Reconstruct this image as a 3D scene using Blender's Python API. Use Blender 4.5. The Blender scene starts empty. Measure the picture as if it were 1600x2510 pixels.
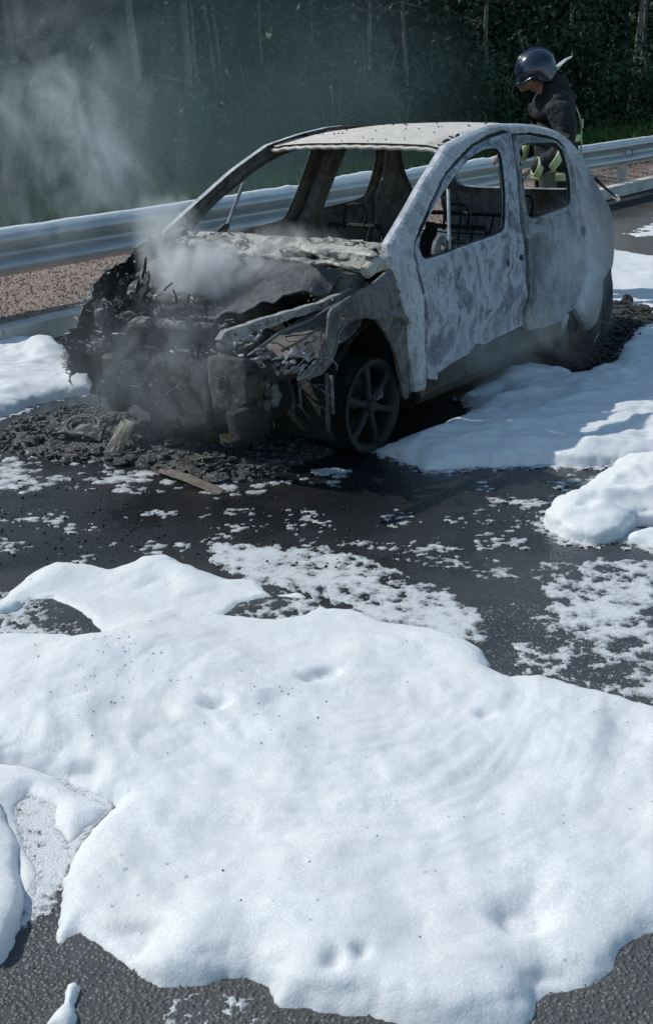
import bpy, math, random
import numpy as np
from mathutils import Vector, Matrix
from mathutils.geometry import delaunay_2d_cdt
random.seed(7); rng = np.random.default_rng(7)
C = bpy.context.scene.collection
sc = bpy.context.scene

# ------------------------------------------------------------------ camera, sky, sun, exposure
CAM_H, FPX, PITCH, ROLL = 1.681, 2736.0, math.radians(21.17), math.radians(-2.35)
IW, IH = 1600.0, 2510.0
_f = Vector((0, math.cos(PITCH), -math.sin(PITCH))); _u = Vector((0, math.sin(PITCH), math.cos(PITCH))); _r = Vector((1, 0, 0))
RR = math.cos(ROLL)*_r + math.sin(ROLL)*_u; UU = -math.sin(ROLL)*_r + math.cos(ROLL)*_u; FF = _f
cam = bpy.data.cameras.new('camera'); camo = bpy.data.objects.new('camera', cam); C.objects.link(camo)
m = Matrix((RR, UU, -FF)).transposed().to_4x4(); m.translation = Vector((0, 0, CAM_H)); camo.matrix_world = m
cam.sensor_fit = 'HORIZONTAL'; cam.sensor_width = 36; cam.lens = 36*FPX/IW; cam.clip_end = 2000; cam.clip_start = .05
sc.camera = camo
SUN = Vector((-.89, .42, 1.0)).normalized()          # towards the sun
SUN_EL = math.asin(SUN.z); SUN_AZ = math.atan2(SUN.x, SUN.y)
w = bpy.data.worlds.new('World'); sc.world = w; w.use_nodes = True
nt = w.node_tree; nt.nodes.clear()
sk = nt.nodes.new('ShaderNodeTexSky'); sk.sky_type = 'NISHITA'; sk.sun_disc = False
sk.sun_elevation = SUN_EL; sk.sun_rotation = SUN_AZ; sk.air_density = 1.0; sk.dust_density = .6; sk.ozone_density = 1.6
bg = nt.nodes.new('ShaderNodeBackground'); bg.inputs[1].default_value = .13
ow = nt.nodes.new('ShaderNodeOutputWorld'); mx = nt.nodes.new('ShaderNodeMix'); mx.data_type = 'RGBA'; mx.blend_type = 'MULTIPLY'; mx.inputs[0].default_value = 1; mx.inputs[7].default_value = (.90, 1.0, .94, 1); nt.links.new(sk.outputs[0], mx.inputs[6]); nt.links.new(mx.outputs[2], bg.inputs[0]); nt.links.new(bg.outputs[0], ow.inputs[0])
sl = bpy.data.lights.new('sun', 'SUN'); sl.energy = 3.1; sl.angle = math.radians(.55); sl.color = (1, .99, .93)
so = bpy.data.objects.new('sun', sl); C.objects.link(so); so.rotation_euler = (-SUN).to_track_quat('-Z', 'Y').to_euler()
sc.view_settings.view_transform = 'Standard'; sc.view_settings.look = 'None'
sc.view_settings.exposure = .16; sc.view_settings.gamma = 1
sc.cycles.use_denoising = True; sc.cycles.max_bounces = 6; sc.cycles.diffuse_bounces = 3; sc.cycles.glossy_bounces = 3
sc.cycles.volume_bounces = 2; sc.cycles.transparent_max_bounces = 8; sc.cycles.caustics_reflective = False; sc.cycles.caustics_refractive = False
sc.cycles.volume_step_rate = 1.0; sc.cycles.volume_max_steps = 128; sc.cycles.sample_clamp_indirect = 4

# ------------------------------------------------------------------ where a sight line meets a real plane
CX, CY, YAW = -.326, 5.558, math.radians(232.6)
cY, sY = math.cos(YAW), math.sin(YAW)
K = 1600/1535.0
def ray(px, py): return FF + RR*((px-IW/2)/FPX) - UU*((py-IH/2)/FPX)
def G(px, py, z=0.0):
    d = ray(px, py); t = (z-CAM_H)/d.z; return Vector((d.x*t, d.y*t, z))
def D(px, py, y):
    d = ray(px, py); t = y/d.y; return Vector((d.x*t, y, CAM_H+d.z*t))
def w2c(p): x, y = p.x-CX, p.y-CY; return Vector((x*cY+y*sY, -x*sY+y*cY, p.z))
def c2w(p): return Vector((p[0]*cY-p[1]*sY+CX, p[0]*sY+p[1]*cY+CY, p[2]))
def cray(px, py):
    d = ray(px, py); return w2c(Vector((0, 0, CAM_H))), Vector((d.x*cY+d.y*sY, -d.x*sY+d.y*cY, d.z))
def FX(px, py, X): o, d = cray(px, py); t = (X-o.x)/d.x; return o+d*t
def FY(px, py, Y): o, d = cray(px, py); t = (Y-o.y)/d.y; return o+d*t
def FZ(px, py, Z): o, d = cray(px, py); t = (Z-o.z)/d.z; return o+d*t
_pz = [.0, .15, .3, .6, .85, .95, 1.1, 1.25, 1.35, 1.40, 1.5]; _py = [.75, .77, .79, .80, .77, .745, .705, .66, .615, .58, .52]
def surfY(X, Z):
    y = np.interp(Z, _pz, _py)
    y = y - .45*np.clip(np.asarray(X)-.25, 0, 1)**2*1.6 - .32*np.clip(-2.3-np.asarray(X), 0, 1)**2
    return y
def S(px, py, side=1):
    Y = .72*side; p = None
    for _ in range(40):
        p = FY(px, py, Y); Yn = side*float(surfY(p.x, p.z)); Y = .5*Y+.5*Yn
    return (p.x, p.z)

# ------------------------------------------------------------------ noise
_perm = np.random.default_rng(3).permutation(512)
_perm = np.concatenate([_perm, _perm]).astype(np.int64)
_gr = np.random.default_rng(5).normal(size=(512, 3)); _gr /= np.linalg.norm(_gr, axis=1)[:, None]
def noise3(x, y, z):
    x, y, z = np.broadcast_arrays(np.asarray(x, float), np.asarray(y, float), np.asarray(z, float))
    xi, yi, zi = np.floor(x).astype(int), np.floor(y).astype(int), np.floor(z).astype(int)
    xf, yf, zf = x-xi, y-yi, z-zi
    fu = lambda t: t*t*t*(t*(t*6-15)+10)
    u, v, s = fu(xf), fu(yf), fu(zf)
    def g(a, b, c):
        h = _perm[(_perm[(_perm[(xi+a) & 511]+yi+b) & 511]+zi+c) & 511]
        q = _gr[h]; return q[..., 0]*(xf-a)+q[..., 1]*(yf-b)+q[..., 2]*(zf-c)
    l = lambda t, a, b: a+t*(b-a)
    return l(s, l(v, l(u, g(0,0,0), g(1,0,0)), l(u, g(0,1,0), g(1,1,0))), l(v, l(u, g(0,0,1), g(1,0,1)), l(u, g(0,1,1), g(1,1,1))))*1.5
def fbm(x, y, z=0.0, sc_=1.0, o=4, ridged=False):
    r = 0; a = 1; t = 0; f = sc_
    for i in range(o):
        n = noise3(np.asarray(x)*f+17.3*i, np.asarray(y)*f+5.1*i, np.asarray(z)*f+9.7*i)
        r = r + a*((1-2*np.abs(n)) if ridged else n); t += a; a *= .5; f *= 2.03
    return r/t

# ------------------------------------------------------------------ object helpers
def tag(o, label=None, cat=None, group=None, kind=None):
    for k, v in (('label', label), ('category', cat), ('group', group), ('kind', kind)):
        if v: o[k] = v
    return o
def link(name, me, mat=None, parent=None, loc=None):
    o = bpy.data.objects.new(name, me); C.objects.link(o)
    if mat is not None and len(me.materials) == 0: me.materials.append(mat)
    if parent is not None: o.parent = parent
    if loc is not None: o.location = loc
    return o
def empty(name, loc, rz=0.0):
    o = bpy.data.objects.new(name, None); C.objects.link(o); o.location = loc; o.rotation_euler = (0, 0, rz); o.empty_display_size = .1
    return o
def mesh_np(name, V, F, smooth=True):
    V = np.asarray(V, np.float32); F = np.asarray(F, np.int32); n, k = F.shape
    me = bpy.data.meshes.new(name); me.vertices.add(len(V)); me.vertices.foreach_set('co', V.ravel())
    me.loops.add(n*k); me.loops.foreach_set('vertex_index', F.ravel()); me.polygons.add(n)
    me.polygons.foreach_set('loop_start', np.arange(0, n*k, k, dtype=np.int32))
    me.polygons.foreach_set('use_smooth', np.full(n, smooth))
    me.update(calc_edges=True); me.validate(); return me
class MB:
    def __init__(s): s.v = []; s.f = []
    def add(s, V, F):
        b = len(s.v); s.v += [tuple(p) for p in V]; s.f += [tuple(i+b for i in q) for q in F]; return s
    def box(s, c, size, rot=None, bev=0.0):
        a, b, d = size[0]/2, size[1]/2, size[2]/2
        if bev <= 0:
            V = [Vector((x*a, y*b, z*d)) for x in (-1, 1) for y in (-1, 1) for z in (-1, 1)]
            F = [(0,1,3,2), (4,6,7,5), (0,4,5,1), (2,3,7,6), (0,2,6,4), (1,5,7,3)]
        else:
            V = []; e = min(bev, a*.9, b*.9, d*.9)
            for z in (-d, -d+e, d-e, d):
                i = e if abs(z) == d else 0
                p = [(-a+i+e, -b+i), (a-i-e, -b+i), (a-i, -b+i+e), (a-i, b-i-e), (a-i-e, b-i), (-a+i+e, b-i), (-a+i, b-i-e), (-a+i, -b+i+e)]
                V += [Vector((x, y, z)) for x, y in p]
            F = [tuple(range(7, -1, -1)), tuple(range(24, 32))]
            for k in range(3): F += [(k*8+j, k*8+(j+1) % 8, k*8+8+(j+1) % 8, k*8+8+j) for j in range(8)]
        c = Vector(c)
        V = [((rot @ p) if rot is not None else p)+c for p in V]
        return s.add(V, F)
    def tube(s, pts, r, n=8, caps=True, flat=1.0):
        pts = [Vector(p) for p in pts]; k = len(pts); rs = r if isinstance(r, (list, tuple)) else [r]*k
        V = []; F = []; up = None
        for i, p in enumerate(pts):
            t = (pts[min(i+1, k-1)]-pts[max(i-1, 0)]).normalized()
            if up is None: up = t.orthogonal().normalized() if abs(t.z) > .95 else (Vector((0, 0, 1))-t*t.z).normalized()
            up = (up-t*up.dot(t)).normalized(); sd = t.cross(up)
            V += [p+(sd*math.cos(a)*flat+up*math.sin(a))*rs[i] for a in (2*math.pi*j/n for j in range(n))]
        for i in range(k-1): F += [(i*n+j, i*n+(j+1) % n, (i+1)*n+(j+1) % n, (i+1)*n+j) for j in range(n)]
        if caps: F += [tuple(range(n-1, -1, -1)), tuple(range((k-1)*n, k*n))]
        return s.add(V, F)
    def lathe(s, prof, c, axis, n=32):
        ax = Vector(axis).normalized(); a = ax.orthogonal().normalized(); b = ax.cross(a); c = Vector(c); V = []; F = []
        for r, h in prof: V += [c+ax*h+(a*math.cos(t)+b*math.sin(t))*r for t in (2*math.pi*j/n for j in range(n))]
        for i in range(len(prof)-1): F += [(i*n+j, i*n+(j+1) % n, (i+1)*n+(j+1) % n, (i+1)*n+j) for j in range(n)]
        return s.add(V, F)
    def lump(s, c, size, seed=0, amp=.35, n=14, freq=1.6, rot=None, boxy=0.0):
        V = []; th = np.linspace(0, math.pi, n); ph = np.linspace(0, 2*math.pi, 2*n, endpoint=False)
        T, P = np.meshgrid(th, ph, indexing='ij')
        d = np.stack([np.sin(T)*np.cos(P), np.sin(T)*np.sin(P), np.cos(T)], -1).reshape(-1, 3)
        if boxy > 0:
            q = np.abs(d).max(1, keepdims=True); d2 = d/np.maximum(q, .3); nd = d*(1-boxy)+d2*boxy*.8
        else: nd = d
        k = 1+amp*fbm(d[:, 0]+seed*3.1, d[:, 1]-seed*1.7, d[:, 2]+seed*.9, freq, 4)+amp*.5*np.abs(fbm(d[:, 0]-seed, d[:, 1]+seed*2.7, d[:, 2], freq*2.5, 3))
        p = nd*k[:, None]*np.array(size)/2
        V = [((rot @ Vector(q)) if rot is not None else Vector(q))+Vector(c) for q in p]; F = []; m2 = 2*n
        for i in range(n-1): F += [(i*m2+j, (i+1)*m2+j, (i+1)*m2+(j+1) % m2, i*m2+(j+1) % m2) for j in range(m2)]
        return s.add(V, F)
    def flake(s, c, size, seed, th=.004, rot=None):
        q = random.Random(seed); n = q.randint(6, 10); V = []
        for side in (1, -1):
            rr = random.Random(seed+99)
            for j in range(n):
                a = 2*math.pi*j/n; k = rr.uniform(.6, 1.1)
                V.append(Vector((math.cos(a)*size[0]*k/2, math.sin(a)*size[1]*k/2, side*th/2+rr.uniform(-.15, .15)*min(size))))
        F = [tuple(range(n)), tuple(range(2*n-1, n-1, -1))]+[(j, n+j, n+(j+1) % n, (j+1) % n) for j in range(n)]
        return s.add([((rot @ p) if rot is not None else p)+Vector(c) for p in V], F)
    def build(s, name, mat, parent=None, smooth=False, angle=None):
        me = bpy.data.meshes.new(name); me.from_pydata([tuple(p) for p in s.v], [], s.f); me.validate()
        if smooth: me.polygons.foreach_set('use_smooth', np.ones(len(me.polygons), bool))
        me.update()
        if smooth and angle: me.set_sharp_from_angle(angle=math.radians(angle))
        return link(name, me, mat, parent)
def rotm(x=0, y=0, z=0): return Matrix.Rotation(z, 3, 'Z') @ Matrix.Rotation(y, 3, 'Y') @ Matrix.Rotation(x, 3, 'X')

# ------------------------------------------------------------------ polygons and sheet-metal panels
def resample(P, d, jit=0.0):
    P = np.asarray(P, float); out = []
    for i in range(len(P)):
        a, b = P[i], P[(i+1) % len(P)]; k = max(1, int(np.linalg.norm(b-a)/d))
        for j in range(k): out.append(a+(b-a)*j/k)
    return np.array(out)
def smooth_poly(P, it=2):
    P = np.asarray(P, float)
    for _ in range(it):
        Q = np.roll(P, -1, 0); P = np.stack([.8*P+.2*Q, .2*P+.8*Q], 1).reshape(-1, 2)
    return P
def inside(pts, P):
    x, y = pts[:, 0], pts[:, 1]; r = np.zeros(len(pts), bool); n = len(P)
    for i in range(n):
        x1, y1 = P[i]; x2, y2 = P[(i+1) % n]
        if y1 == y2: continue
        r ^= ((y1 > y) != (y2 > y)) & (x < (x2-x1)*(y-y1)/(y2-y1)+x1)
    return r
def pdist(pts, P):
    d = np.full(len(pts), 1e9); n = len(P)
    for i in range(n):
        a = P[i]; ab = P[(i+1) % n]-a; L = max(ab @ ab, 1e-12)
        t = np.clip(((pts-a) @ ab)/L, 0, 1); q = pts-a-t[:, None]*ab
        d = np.minimum(d, q[:, 0]**2+q[:, 1]**2)
    return np.sqrt(d)
def sheet(name, outline, holes, to3d, nrm, mat, parent, res=.02, thick=.01, rag=0.0, seed=1, sm=1, mat_in=None, rim_in=False):
    """a sheet cut to outline with holes; to3d(uv, edge_distance) gives its outer face, thickness goes along -nrm"""
    loops = [smooth_poly(outline, sm)]+[smooth_poly(h, 2) for h in holes]
    loops = [resample(l, res*.8) for l in loops]
    if rag:
        for l in loops[:1]:
            l += rag*np.stack([fbm(l[:, 0]+seed, l[:, 1], seed*1.3, 14, 3), fbm(l[:, 0], l[:, 1]+seed, seed*2.1, 14, 3)], -1)
    O = loops[0]; lo, hi = O.min(0), O.max(0)
    gx, gy = np.meshgrid(np.arange(lo[0], hi[0], res), np.arange(lo[1], hi[1], res)); g = np.stack([gx.ravel(), gy.ravel()], -1)
    g += np.random.default_rng(seed).uniform(-.25, .25, g.shape)*res
    ok = inside(g, O) & (pdist(g, O) > res*.6)
    for h in loops[1:]: ok &= ~inside(g, h) & (pdist(g, h) > res*.6)
    g = g[ok]; vs = []; es = []
    for l in loops:
        b = len(vs); vs += [Vector(p) for p in l]; es += [(b+i, b+(i+1) % len(l)) for i in range(len(l))]
    vs += [Vector(p) for p in g]
    ov, oe, of, *_ = delaunay_2d_cdt(vs, es, [], 0, 1e-6)
    uv = np.array([tuple(p) for p in ov]); T = np.array([f for f in of if len(f) == 3])
    cen = uv[T].mean(1); ok = inside(cen, O)
    for h in loops[1:]: ok &= ~inside(cen, h)
    T = T[ok]
    dist = [pdist(uv, l) for l in loops]
    A = to3d(uv, dist[0], np.min(dist[1:], 0) if len(dist) > 1 else np.full(len(uv), 9.))
    nr = nrm(uv) if callable(nrm) else np.broadcast_to(np.asarray(nrm, float), A.shape)
    tri = A[T]; fn = np.cross(tri[:, 1]-tri[:, 0], tri[:, 2]-tri[:, 0])
    if (fn*nr[T[:, 0]]).sum() < 0: T = T[:, ::-1]
    B = A-nr*thick; n = len(A)
    e = np.concatenate([T[:, [0, 1]], T[:, [1, 2]], T[:, [2, 0]]]); key = np.sort(e, 1); kk = key[:, 0]*n+key[:, 1]
    u_, inv, cnt = np.unique(kk, return_inverse=True, return_counts=True); bd = e[cnt[inv] == 1]
    V = np.concatenate([A, B, A, B]); a, b = bd[:, 0], bd[:, 1]
    Fs = np.concatenate([T, T[:, ::-1]+n, np.stack([b+2*n, a+2*n, a+3*n], -1), np.stack([b+2*n, a+3*n, b+3*n], -1)])
    ob = link(name, mesh_np(name, V, Fs), mat, parent)
    ed = np.exp(-(np.min(dist, 0)/.010)**2); at = ob.data.attributes.new('edge', 'FLOAT', 'POINT'); at.data.foreach_set('value', np.concatenate([ed, ed*0, ed*.6, ed*.6]).astype(np.float32))
    if mat_in is not None:
        ob.data.materials.append(mat_in); mi = np.zeros(len(Fs), np.int32); mi[len(T):(len(Fs) if rim_in else 2*len(T))] = 1
        if len(ob.data.polygons) == len(mi): ob.data.polygons.foreach_set('material_index', mi)
    return ob

# ------------------------------------------------------------------ materials
class NT:
    def __init__(s, name):
        s.m = bpy.data.materials.new(name); s.m.use_nodes = True; s.t = s.m.node_tree; s.t.nodes.clear(); s.tc = None
    def n(s, ty, ins=None, **at):
        nd = s.t.nodes.new('ShaderNode'+ty)
        for k, v in at.items(): setattr(nd, k, v)
        for k, v in (ins or {}).items():
            sk_ = nd.inputs[k]
            if isinstance(v, bpy.types.NodeSocket): s.t.links.new(v, sk_)
            else: sk_.default_value = v
        return nd
    def obj(s):
        if s.tc is None: s.tc = s.n('TexCoord')
        return s.tc.outputs['Object']
    def noise(s, scale, detail=6, rough=.55, vec=None, dist=0.0):
        return s.n('TexNoise', {'Vector': vec or s.obj(), 'Scale': scale, 'Detail': detail, 'Roughness': rough, 'Distortion': dist}).outputs['Fac']
    def vor(s, scale, feat='F1', vec=None, out='Distance', rnd=1.0):
        return s.n('TexVoronoi', {'Vector': vec or s.obj(), 'Scale': scale, 'Randomness': rnd}, feature=feat).outputs[out]
    def map(s, v, a, b, c=0.0, d=1.0):
        return s.n('MapRange', {'Value': v, 'From Min': a, 'From Max': b, 'To Min': c, 'To Max': d}).outputs[0]
    def math(s, op, a, b=0.0): return s.n('Math', {0: a, 1: b}, operation=op).outputs[0]
    def mix(s, f, a, b):
        nd = s.n('Mix', data_type='RGBA')
        for i, v in ((0, f), (6, a), (7, b)):
            if isinstance(v, bpy.types.NodeSocket): s.t.links.new(v, nd.inputs[i])
            else: nd.inputs[i].default_value = v if i == 0 else (*v[:3], 1)
        return nd.outputs[2]
    def ramp(s, f, stops):
        nd = s.n('ValToRGB', {'Fac': f}); cr = nd.color_ramp
        while len(cr.elements) < len(stops): cr.elements.new(.5)
        for e_, (p, c) in zip(cr.elements, stops): e_.position = p; e_.color = (*c, 1)
        return nd.outputs[0]
    def bump(s, h, dist=.01, strength=1.0, nrm=None):
        i = {'Height': h, 'Distance': dist, 'Strength': strength}
        if nrm is not None: i['Normal'] = nrm
        return s.n('Bump', i).outputs[0]
    def stretch(s, sx, sy, sz): return s.n('Mapping', {'Vector': s.obj(), 'Scale': (sx, sy, sz)}).outputs[0]
    def normz(s): 
        g = s.n('NewGeometry'); x = s.n('SeparateXYZ', {0: g.outputs['Normal']}); return x.outputs[2]
    def out(s, **ins):
        b = s.n('BsdfPrincipled', {k.replace('_', ' '): v for k, v in ins.items()})
        o = s.n('OutputMaterial'); s.t.links.new(b.outputs[0], o.inputs[0]); return s.m
def rgb(*c): return (*c, 1)
def plain(name, col, rough=.6, metal=0.0, var=.25, scale=12, bump=.002, bscale=60, spec=.5):
    t = NT(name); n = t.noise(scale); c = t.mix(t.map(n, .3, .7), [x*(1-var) for x in col], [min(1, x*(1+var)) for x in col])
    return t.out(Base_Color=c, Roughness=t.map(t.noise(scale*3), .3, .7, max(0, rough-.1), min(1, rough+.1)), Metallic=metal,
                 Normal=t.bump(t.noise(bscale), bump), **{'Specular_IOR_Level': spec})

def burnt_paint(name, light, mid, dark, soot=.03, rust=(.16, .095, .06), rust_amt=.5, spots=.5, streak=1.0, patch=4.0, bias=0.0, zone=None):
    t = NT(name); o = t.obj()
    big = t.noise(patch, 6, .6, dist=.9)
    flow = t.noise(7, 6, .62, vec=t.stretch(1.2, 1.2, .40*streak), dist=1.6)
    fine = t.noise(55, 5, .65)
    f = t.math('ADD', t.math('MULTIPLY', big, .62), t.math('MULTIPLY', flow, .38))
    f = t.math('ADD', f, bias)
    c = t.ramp(f, [(.33, dark), (.42, mid), (.475, [a*.75+b*.25 for a, b in zip(mid, light)]), (.49, light), (.56, [x*.80 for x in light]), (.575, [a*.6+b*.4 for a, b in zip(mid, light)]), (.66, mid)])
    # burnt-through contour lines left by blistered paint
    ed = t.noise(6.0, 5, .6, dist=1.5); line = t.map(t.math('PINGPONG', t.math('MULTIPLY', ed, 1.0), .085), .0, .016, .0, 1.0)
    c = t.mix(t.math('MULTIPLY', t.math('SUBTRACT', 1.0, line), .65), c, [min(.85, x*1.15) for x in light])
    c = t.mix(t.math('MULTIPLY', t.map(t.noise(13, 6, .7, dist=.8), .54, .66), .55), c, dark)
    ea = t.n('Attribute', attribute_name='edge').outputs['Fac']; c = t.mix(t.math('MULTIPLY', ea, t.map(t.noise(17, 5, .65), .40, .58, 0, .75)), c, [min(.85, x*1.2) for x in light])
    r = t.math('MULTIPLY', t.map(t.noise(6.5, 5, .6), .56, .7), rust_amt); c = t.mix(r, c, rust)
    c = t.mix(t.map(fine, .35, .75, .0, .35), c, dark)
    if zone:   # soot driven out of the rear wheel and the tail by the fire
        ps = t.n('SeparateXYZ', {0: o}); wob = t.math('MULTIPLY', t.math('SUBTRACT', t.noise(3.5, 5, .6, dist=.8), .5), 1.1)
        zx = t.map(t.math('ADD', ps.outputs[0], wob), -2.45, -2.05, 1, 0); zz = t.map(t.math('ADD', ps.outputs[2], wob), .95, 1.25, 1, 0)
        c = t.mix(t.math('MULTIPLY', t.math('MULTIPLY', zx, zz), zone), c, [x*1.3 for x in dark])
    sp = t.map(t.math('ADD', t.vor(38), t.math('MULTIPLY', t.noise(9), .35)), .17, .24, 1.0, .0)
    c = t.mix(t.math('MULTIPLY', sp, spots), c, (soot, soot, soot*1.05))
    h = t.math('ADD', t.math('MULTIPLY', flow, .6), t.math('MULTIPLY', fine, .4))
    h = t.math('ADD', h, t.math('MULTIPLY', line, .12))
    return t.out(Base_Color=c, Roughness=t.map(fine, .3, .7, .62, .9), Metallic=.0, Normal=t.bump(h, .012, .8), **{'Specular_IOR_Level': .35})

M_side = burnt_paint('burnt_side_paint', (.56, .585, .62), (.36, .375, .40), (.13, .133, .14), rust_amt=.30, bias=.0, zone=.8)
M_door = burnt_paint('burnt_door_paint', (.47, .51, .57), (.185, .20, .235), (.05, .054, .065), rust_amt=.3, patch=3.2, bias=.008)
M_rdoor = burnt_paint('burnt_rear_door_paint', (.33, .35, .375), (.15, .155, .165), (.042, .042, .043), rust_amt=.55, patch=3.6, bias=-.012)
M_fend = burnt_paint('burnt_fender_metal', (.17, .172, .168), (.088, .087, .082), (.034, .033, .031), rust_amt=.7, rust=(.13, .09, .06), bias=-.01)
M_roof = burnt_paint('ashen_roof_metal', (.68, .63, .575), (.60, .55, .495), (.44, .39, .34), rust_amt=.22, rust=(.62, .46, .36), spots=.9, patch=3.0)
M_inner = burnt_paint('scorched_inner_metal', (.21, .19, .175), (.11, .096, .088), (.045, .04, .038), rust_amt=.8, rust=(.10, .062, .045), spots=.3)
M_sill = burnt_paint('sooty_sill_metal', (.085, .078, .066), (.05, .046, .04), (.02, .019, .018), rust_amt=.5, rust=(.10, .075, .045))

def char_mat(name, ash=.5, base=.022, ashcol=(.36, .36, .36), scale=9):
    t = NT(name); n = t.noise(scale, 7, .65, dist=.5); c = t.ramp(n, [(.3, (base*.35, base*.35, base*.4)), (.55, (base, base*.97, base*.97)), (.75, (base*2.2, base*2.0, base*1.9))])
    up = t.map(t.normz(), .15, .9); a = t.math('MULTIPLY', t.map(t.noise(scale*2.4, 6, .6), .49, .62), up); c = t.mix(t.math('MULTIPLY', a, ash), c, ashcol)
    rs = t.map(t.noise(scale*.6, 3), .58, .7, 0, .5); c = t.mix(rs, c, (.05, .028, .018))
    h = t.noise(scale*3, 8, .7)
    return t.out(Base_Color=c, Roughness=t.map(n, .3, .7, .45, .85), Normal=t.bump(h, .03, 1.0))
M_char = char_mat('charred_plastic', .7, .035); M_charash = char_mat('charred_with_ash', .95, .042, (.42, .42, .41), 17)
M_black = char_mat('soot_black', .1, .009)
M_rubble = char_mat('burnt_rubble', .85, .06, (.40, .39, .37), 30)
M_hood = burnt_paint('sooty_hood_metal', (.10, .105, .115), (.055, .057, .062), (.022, .023, .025), rust_amt=.3, spots=.4, patch=2.5)
M_alu = burnt_paint('melted_aluminium', (.55, .56, .60), (.36, .36, .38), (.12, .12, .12), rust_amt=.3, spots=.7, patch=9)
M_ashcowl = burnt_paint('ash_covered_cowl', (.54, .51, .45), (.30, .28, .24), (.07, .07, .063), rust_amt=.35, rust=(.40, .33, .18), spots=.9, patch=7)
M_lamp = burnt_paint('melted_lamp', (.40, .41, .45), (.17, .16, .17), (.04, .04, .04), rust_amt=.5, spots=.8, patch=16)
M_cowl = burnt_paint('ashy_cowl', (.46, .44, .39), (.12, .115, .105), (.035, .034, .032), rust_amt=.4, rust=(.30, .23, .13), spots=.9, patch=8, bias=-.015)
M_rusty2 = burnt_paint('sooty_plate', (.12, .108, .098), (.065, .058, .052), (.03, .028, .026), rust_amt=.7, rust=(.085, .055, .042), spots=.7, patch=9)
M_railm = burnt_paint('upper_rail_metal', (.36, .36, .36), (.16, .155, .15), (.04, .04, .04), rust_amt=.5, spots=.9, patch=11)
M_rim = plain('scorched_alloy', (.012, .012, .013), .7, .1, .5, 18, .003)
M_rusty = burnt_paint('rusty_plate', (.19, .17, .15), (.10, .088, .078), (.045, .04, .037), rust_amt=.8, rust=(.13, .085, .06), spots=.7, patch=9)
M_plate = burnt_paint('scorched_debris_plate', (.30, .27, .22), (.20, .17, .14), (.06, .05, .045), rust_amt=.8, rust=(.20, .10, .065), spots=.5, patch=8)

def asphalt():
    t = NT('asphalt'); o = t.obj()
    pos = t.n('SeparateXYZ', {0: o})
    # the wet, sooty ground round the wreck (spilt water and burnt plastic)
    dx = t.math('SUBTRACT', pos.outputs[0], .25); dy = t.math('SUBTRACT', pos.outputs[1], 5.4)
    al = t.math('ADD', t.math('MULTIPLY', dx, -.607), t.math('MULTIPLY', dy, -.794)); ac = t.math('ADD', t.math('MULTIPLY', dx, .794), t.math('MULTIPLY', dy, -.607))
    dd = t.math('SQRT', t.math('ADD', t.math('POWER', t.math('ABSOLUTE', t.math('MULTIPLY', al, .62)), 2.0), t.math('POWER', t.math('ABSOLUTE', ac), 2.0)))
    dd = t.math('ADD', dd, t.math('MULTIPLY', t.math('SUBTRACT', t.noise(1.1, 5, .6), .5), 1.6))
    soot = t.map(dd, .75, 1.45, 1.0, .0); wet = t.map(dd, 2.15, 3.2, 1.0, .0)
    st = t.vor(95, out='Color'); sv = t.n('SeparateXYZ', {0: st}); cell = t.vor(95); big = t.vor(60)
    stone = t.ramp(sv.outputs[0], [(.0, (.105, .103, .10)), (.5, (.14, .137, .131)), (.85, (.175, .168, .158)), (1, (.30, .285, .26))])
    binder = (.088, .088, .089)
    c = t.mix(t.map(cell, .25, .55), stone, binder)
    c = t.mix(t.map(t.noise(.9, 5, .6), .35, .7, 0, .35), c, (.05, .05, .05))
    c = t.mix(t.math('MULTIPLY', wet, .66), c, (.028, .030, .034))
    c = t.mix(t.math('MULTIPLY', soot, .85), c, (.006, .006, .007))
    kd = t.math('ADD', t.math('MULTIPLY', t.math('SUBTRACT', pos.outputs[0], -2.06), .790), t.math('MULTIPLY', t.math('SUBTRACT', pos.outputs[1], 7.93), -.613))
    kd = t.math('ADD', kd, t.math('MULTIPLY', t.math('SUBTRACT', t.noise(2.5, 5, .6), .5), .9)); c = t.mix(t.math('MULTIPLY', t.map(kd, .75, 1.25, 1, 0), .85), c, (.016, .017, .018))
    spk = t.map(t.noise(130, 2, .5), .63, .72); c = t.mix(t.math('MULTIPLY', spk, .45), c, (.16, .165, .17))  # pale flecks in the colour stand in for glints on wet grains
    pud = t.map(t.noise(2.2, 4, .6), .42, .6)
    c = t.mix(t.math('MULTIPLY', t.math('MULTIPLY', pud, wet), .55), c, (.014, .015, .017))
    rw = t.math('SUBTRACT', .95, t.math('MULTIPLY', wet, t.map(pud, 0, 1, .58, .84)))
    h = t.math('ADD', t.math('MULTIPLY', t.map(cell, .0, .6, 1.0, .0), 1.0), t.math('MULTIPLY', t.noise(220, 3), .4))
    hd = t.math('SUBTRACT', 1.0, t.math('MULTIPLY', wet, t.map(pud, 0, 1, .72, .92)))
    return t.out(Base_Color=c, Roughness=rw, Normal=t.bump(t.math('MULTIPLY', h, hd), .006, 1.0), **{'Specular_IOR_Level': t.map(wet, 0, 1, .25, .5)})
M_asph = asphalt()
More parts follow.
